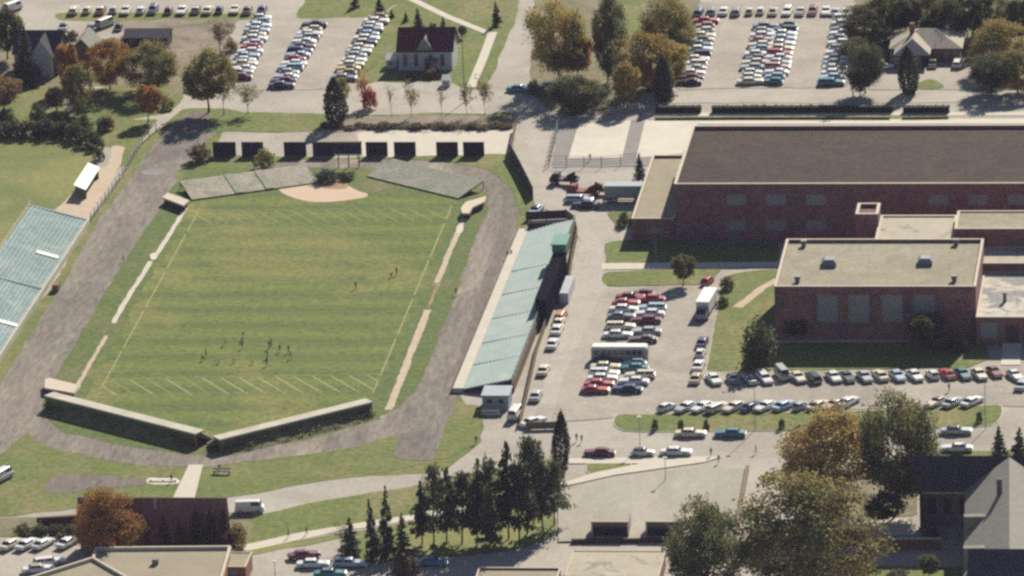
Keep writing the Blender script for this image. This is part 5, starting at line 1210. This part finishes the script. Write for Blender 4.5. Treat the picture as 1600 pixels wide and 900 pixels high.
T_(1596,70,-6,60,'round','lf_dark','dark tree at the top right corner')
T_(1548,146,82,64,'big','lf_dark','dark tree by the street behind the east utility pole')
T_(1590,146,80,70,'big','lf_olive','olive tree by the street at the right edge')
for i, (x0, x1) in enumerate(((1024,1096),(1112,1396),(1411,1484))):
    A = G(x0, 176); B = G(x1, 176); h = hgt(x0, 176, 165); A = A.copy(); rt = empty('clipped_hedge', A, 0, ('short','very long','medium')[i]+' clipped dark hedge in the row behind the gymnasium', 'hedge', 'clipped hedges behind the gymnasium')
    rs = np.random.RandomState(i); L = B.x-A.x; n = int(L*70); P = np.stack([rs.uniform(0, L, n), rs.uniform(-.8, .8, n), rs.uniform(.05, h+.05, n)], 1)
    me = leaf_mesh('foliage', P, .34, rs, rs.uniform(0, 1, n), .3); me.materials.append(M['lf_conif']); link('foliage', me, rt)
    m = MB()
    k = max(2, int(L/2))
    m.box(A.x+.1, B.x-.1, A.y-.7, A.y+.7, 0, h-.15); m.build('inner_growth', M['lf_conif'], rt)
# middle
T_(1068,446,394,42,'round','lf_green','small round green tree on the lawn in front of the gymnasium')
T_(1137,452,428,26,'shrub','lf_green','round green bush at the bend of the path near the red car')
T_(1131,478,461,22,'shrub','lf_dark','round dark bush on the lawn right of the box truck')
T_(1000,282,241,26,'conif','lf_conif','small dark conifer between the grey trailer and the sports pad')
T_(976,352,328,26,'shrub','lf_dark','dark bush on the lawn at the corner of the annex')
T_(1188,572,480,58,'shrub','lf_dark','tall dark bush at the west corner of the brick hall','tall_bush')
T_(1176,578,530,44,'shrub','lf_dark','dark bush at the foot of the tree beside the brick hall')
T_(1244,532,494,36,'round','lf_dark','small dark tree against the wall of the brick hall')
T_(1446,546,484,64,'round','lf_dark','dark spreading tree against the east half of the hall front')
T_(1492,548,520,42,'shrub','lf_dark','dark bush at the east end of the hall front')
for i, (x, y) in enumerate(((1024,672),(1064,672),(1104,672),(1222,670),(1530,660))):
    T_(x, y, y-20, 12, 'shrub', 'lf_conif', f'tiny dark bush on the grass island, {ords[i]} from the west', 'small_bush', 'tiny bushes on the grass island')
# foreground
T_(1288,798,640,156,'big','lf_tan','big yellow olive tree in front of the angled cars')
T_(1402,802,610,134,'big','lf_green','big dark green tree beside the yellow one, near the slate roof')
T_(1256,928,752,200,'big','lf_olive','large olive tree at the bottom edge right of the terrace')
T_(1098,944,788,136,'big','lf_green','dark green tree at the bottom edge in front of the terrace')
T_(875,742,645,32,'column','lf_conif','tall dark columnar cedar at the entrance of the lot')
T_(548,872,808,46,'conif','lf_conif','squat dark spruce at the west end of the slim spruces')
T_(584,876,780,34,'conif','lf_conif','slim dark spruce above the pale blue estate car')
T_(604,874,760,38,'conif','lf_conif','taller slim dark spruce right of its neighbour')
T_(628,866,800,36,'conif','lf_pine','short green spruce right of the slim dark spruces')
PW = ['westernmost and short','second from the west','third from the west','fourth from the west','fifth from the west','sixth from the west','seventh from the west','eighth from the west, the tallest','second from the east','in front of the tallest','in front of the sixth','easternmost beside the cedar']
pn = [(660,850,752,54),(678,852,726,58),(698,846,732,56),(722,850,738,58),(746,852,718,62),(770,846,716,60),(795,842,694,66),(824,834,680,66),(848,828,690,62),(812,852,724,60),(760,866,760,56),(866,820,720,54)]
for i, (x, b, t, w) in enumerate(pn): T_(x, b, t, w*1.0, 'spruce', 'lf_conif' if i % 3 == 0 else 'lf_pine', f'tall dark spruce above the low flat block, {PW[i]}', None, 'tall spruces in a group')
T_(533,862,806,48,'bare','lf_brown','pinkish bare tree beside the squat dark spruce', None, None, 'palebark')
T_(634,900,862,50,'shrub','lf_brown','brown bush at the bottom edge left of the blue sedan')
T_(168,878,768,90,'big','lf_orange','bright orange tree in front of the brown-roofed house')
cs = [(232,862,812,30),(258,864,804,32),(284,866,808,30),(306,866,792,36),(330,866,786,40),(352,862,796,36)]
for i, (x, b, t, w) in enumerate(cs): T_(x, b, t, w, 'conif', 'lf_conif' if i > 2 else 'lf_pine', f'dark spruce in front of the brown-roofed house, {ords[i]} from the orange tree', None, 'spruces before the brown-roofed house')
T_(372,858,808,34,'shrub','lf_olive','olive bush at the east corner of the brown-roofed house')
for i, (x, w) in enumerate(((36,34),(62,36),(90,36),(116,34))): T_(x, 838, 816, w, 'shrub', 'lf_dark', f'dark bush, {ords[i]} from the west above the white cars', 'hedge_bush', 'dark bushes above the white cars')
T_(1562,716,666,34,'conif','lf_conif','dark conifer behind the ridge of the slate roof, west of its twin')
T_(1592,716,668,36,'conif','lf_conif','dark conifer behind the slate roof at the right edge')
T_(1452,905,864,36,'round','lf_green','small green tree on the lawn at the bottom right')
T_(1404,908,886,44,'shrub','lf_pine','low green bush on the lawn at the bottom right')
T_(1380,822,770,60,'round','lf_dark','dark small tree in the shade left of the slate-roofed hall')
T_(1455,842,818,30,'shrub','lf_dark','dark bush in the shade beside the hall garden wall')
# ------------------------------------------------------------------ people
def person_mesh(name, pose, mats):
    """one skinned body; feet at z=0, about 1.78 m, facing -y"""
    J = dict(pel=(0,0,.95), waist=(0,.0,1.12), chest=(0,0,1.38), neck=(0,0,1.50), chin=(0,-.02,1.58), head=(0,-.02,1.70), top=(0,-.0,1.80),
      shl=(-.19,0,1.43), ell=(-.25,.03,1.15), hal=(-.24,-.06,.90), shr=(.19,0,1.43), elr=(.25,.03,1.15), har=(.24,-.06,.90),
      hil=(-.10,0,.90), knl=(-.11,-.02,.50), anl=(-.11,.03,.09), tol=(-.12,-.17,.04), hir=(.10,0,.90), knr=(.11,-.02,.50), anr=(.11,.03,.09), tor=(.12,-.17,.04))
    R = dict(pel=.15, waist=.135, chest=.16, neck=.06, chin=.075, head=.10, top=.06, shl=.075, ell=.05, hal=.04, shr=.075, elr=.05, har=.04, hil=.095, knl=.065, anl=.045, tol=.04, hir=.095, knr=.065, anr=.045, tor=.04)
    J.update(pose); E = [('pel','waist'),('waist','chest'),('chest','neck'),('neck','chin'),('chin','head'),('head','top'),('chest','shl'),('shl','ell'),('ell','hal'),('chest','shr'),('shr','elr'),('elr','har'),('pel','hil'),('hil','knl'),('knl','anl'),('anl','tol'),('pel','hir'),('hir','knr'),('knr','anr'),('anr','tor')]
    ks = list(J); me = bpy.data.meshes.new(name); me.from_pydata([J[k] for k in ks], [(ks.index(a), ks.index(b)) for a, b in E], [])
    o = bpy.data.objects.new(name, me); COL.objects.link(o); md = o.modifiers.new('skin', 'SKIN')
    for i, k in enumerate(ks): s = me.skin_vertices[0].data[i]; s.radius = (R[k], R[k]*(.75 if k in ('pel','waist','chest') else 1)); s.use_root = k == 'pel'
    sb = o.modifiers.new('sub', 'SUBSURF'); sb.levels = 1
    dg = bpy.context.evaluated_depsgraph_get(); out = bpy.data.meshes.new_from_object(o.evaluated_get(dg)); bpy.data.objects.remove(o)
    for m in mats: out.materials.append(m)
    hips = J['pel'][2]; neck = J['neck'][2]; kb = .06
    for p in out.polygons:
        c = p.center; p.use_smooth = True
        if c.z > neck+.16 and c.y > J['head'][1]-.01 or c.z > J['head'][2]+.05: i = 3
        elif c.z > neck+.01 or (min((c-Vector(J['hal'])).length, (c-Vector(J['har'])).length) < .10): i = 0
        elif c.z < .1: i = 3
        elif c.z < hips+.02 and abs(c.x) < .20: i = 2
        else: i = 1
        p.material_index = i
    return out
POSES = {
 'standing': {},
 'walking': dict(knl=(-.11,-.16,.52), anl=(-.11,-.22,.10), tol=(-.12,-.42,.06), knr=(.11,.06,.50), anr=(.11,.30,.13), tor=(.11,.14,.05), ell=(-.25,.12,1.17), hal=(-.23,.14,.93), elr=(.25,-.08,1.16), har=(.22,-.24,.98)),
 'crouching': dict(pel=(0,.22,.68), waist=(0,.10,.84), chest=(0,-.16,1.00), neck=(0,-.28,1.06), chin=(0,-.34,1.08), head=(0,-.40,1.16), top=(0,-.40,1.26), shl=(-.19,-.18,1.02), ell=(-.26,-.22,.76), hal=(-.20,-.30,.55), shr=(.19,-.18,1.02), elr=(.26,-.22,.76), har=(.20,-.30,.55),
   hil=(-.12,.20,.64), knl=(-.20,-.16,.50), anl=(-.19,.08,.09), tol=(-.2,-.12,.04), hir=(.12,.20,.64), knr=(.20,-.16,.50), anr=(.19,.08,.09), tor=(.2,-.12,.04)),
 'running': dict(pel=(0,0,.93), chest=(0,-.10,1.34), neck=(0,-.13,1.46), chin=(0,-.16,1.54), head=(0,-.18,1.66), top=(0,-.18,1.76), shl=(-.19,-.1,1.38), shr=(.19,-.1,1.38), knl=(-.11,-.34,.70), anl=(-.11,-.14,.34), tol=(-.11,-.32,.24), knr=(.11,.14,.50), anr=(.11,.42,.20), tor=(.11,.34,.04), ell=(-.28,.14,1.18), hal=(-.22,-.02,1.0), elr=(.28,-.22,1.14), har=(.2,-.42,1.22)),
}
PMESH = {}
def person(px, py, rz, pose, top, leg, label, group=None):
    key = (pose, top, leg)
    if key not in PMESH: PMESH[key] = person_mesh('person', POSES[pose], [M['skin'], M[top], M[leg], M['hair']])
    o = bpy.data.objects.new('person', PMESH[key]); COL.objects.link(o); p = G(px, py); o.location = (p.x, p.y, .1); o.rotation_euler = (0, 0, math.radians(rz)); o.scale = (.84,)*3
    return tag(o, label, 'person', group)
pl = [(317,564,'crouching','cl_dark','cl_tan'),(322,557,'standing','cl_tan','cl_dark'),(352,540,'running','cl_white','cl_tan'),(342,568,'crouching','cl_yellow','cl_white'),(366,567,'crouching','cl_yellow','cl_white'),(379,545,'standing','cl_blue','cl_tan'),(380,530,'running','cl_dark','cl_white'),(378,536,'crouching','cl_blue','cl_white'),
      (395,569,'crouching','cl_yellow','cl_white'),(418,560,'standing','cl_dark','cl_dark'),(421,545,'running','cl_dark','cl_dark'),(424,541,'standing','cl_blue','cl_dark'),(437,551,'running','cl_dark','cl_blue'),(451,552,'walking','cl_blue','cl_dark'),(455,561,'running','cl_dark','cl_tan'),(417,572,'standing','cl_dark','cl_dark')]
pos = {'crouching':'crouching','standing':'standing','running':'running','walking':'walking'}
for i, (x, y, ps, a, b) in enumerate(pl): person(x, y, (i*73) % 360, ps, a, b, f'player {ps} in {a[3:]} top, {ords[i]} counted in the scrimmage on the near half', 'players practising on the near half of the field')
person(556,452,20,'walking','cl_dark','cl_dark','person in dark clothes walking alone near midfield')
person(620,430,200,'walking','cl_dark','cl_blue','person in dark top by the east sideline near the far half')
person(611,434,60,'crouching','cl_dark','cl_dark','person crouching near the east sideline')
for x, y, r, ps, a, b, l in [(901,690,10,'standing','cl_dark','cl_dark','person in dark clothes beside the columnar cedar, left of a companion'),(909,692,-20,'standing','cl_blue','cl_dark','person in blue top beside the columnar cedar, right of a companion'),
  (1111,713,30,'walking','cl_dark','cl_dark','person in dark clothes on the street end of the pale sidewalk'),(1123,724,200,'walking','cl_dark','cl_tan','person walking onto the gravel terrace from the sidewalk'),(1181,709,120,'walking','cl_tan','cl_dark','person in tan top crossing the wide pavement'),
  (451,840,90,'walking','cl_dark','cl_dark','person in dark clothes on the sidewalk above the maroon sedan, west one'),(479,836,90,'walking','cl_dark','cl_blue','person on the sidewalk above the maroon sedan, east one'),
  (793,404,0,'standing','cl_red','cl_dark','person in red top on the walkway in front of the grandstand'),(799,402,0,'standing','cl_blue','cl_dark','person in blue top on the walkway in front of the grandstand'),(193,410,40,'standing','cl_white','cl_dark','person in white top at the inner edge of the track'),
  (713,462,0,'standing','cl_dark','cl_tan','person in dark top beside the east side of the track'),(922,252,10,'walking','cl_dark','cl_dark','person on the pale tennis court nearest the road'),(974,168,60,'walking','cl_dark','cl_dark','person walking on the sidewalk under the tan trees'),(1001,184,90,'walking','cl_blue','cl_dark','person in blue near the west end of the clipped hedges'),
  (744,694,0,'standing','cl_dark','cl_dark','person standing on the lawn edge below the ticket booth'),(343,738,0,'standing','cl_dark','cl_red','person standing behind the pale bench on the lawn'),(1483,612,20,'walking','cl_dark','cl_red','person in the aisle between the two rows of cars by the hall'),(268,754,0,'standing','cl_dark','cl_dark','person beside the long white bench'),(1539,176,0,'walking','cl_dark','cl_tan','person on the street behind the gymnasium by the short post')]:
    person(x, y, r, ps, a, b, l)
# ------------------------------------------------------------------ light, sky, view
sd = Vector((4.1, 16.0, 10.5)).normalized()
el = math.asin(sd.z); az = math.atan2(sd.x, sd.y)
su = bpy.data.lights.new('sun', 'SUN'); so = bpy.data.objects.new('sun', su); COL.objects.link(so)
su.energy = 5.0; su.angle = math.radians(.5); su.color = (1.0, .93, .80); so.rotation_euler = sd.to_track_quat('Z', 'Y').to_euler()
wd_ = bpy.data.worlds.new('World'); scene.world = wd_; wd_.use_nodes = True; nt = wd_.node_tree
sk = nt.nodes.new('ShaderNodeTexSky'); sk.sky_type = 'NISHITA'; sk.sun_disc = False; sk.sun_elevation = el; sk.sun_rotation = az; sk.air_density = 1.0; sk.dust_density = .4; sk.ozone_density = 2.0
nt.links.new(sk.outputs[0], nt.nodes['Background'].inputs[0]); nt.nodes['Background'].inputs[1].default_value = .05
vs_ = scene.view_settings; vs_.view_transform = 'Standard'; vs_.look = 'None'; vs_.gamma = 1.0; vs_.exposure = .68; vs_.use_curve_mapping = False
scene.cycles.max_bounces = 5; scene.cycles.diffuse_bounces = 3; scene.cycles.glossy_bounces = 2; scene.cycles.transmission_bounces = 3; scene.cycles.transparent_max_bounces = 4
scene.cycles.use_denoising = False; scene.cycles.pixel_filter_type = 'BLACKMAN_HARRIS'; scene.cycles.filter_width = 2.7

# ------------------------------------------------------------------ air
hb = MB(); q = S+150; hb.box(-q, q, -q, q, -1.0, CAM.z+25)
hm = bpy.data.materials.new('haze'); hm.use_nodes = True; nt = hm.node_tree; nt.nodes.clear()
pv = nt.nodes.new('ShaderNodeVolumePrincipled'); pv.inputs['Color'].default_value = (.72, .66, .95, 1); pv.inputs['Density'].default_value = 2.9e-5
ou = nt.nodes.new('ShaderNodeOutputMaterial'); nt.links.new(pv.outputs[0], ou.inputs['Volume'])
ho = hb.build('haze', hm); tag(ho, None, None, None, 'stuff')
scene.cycles.volume_bounces = 0
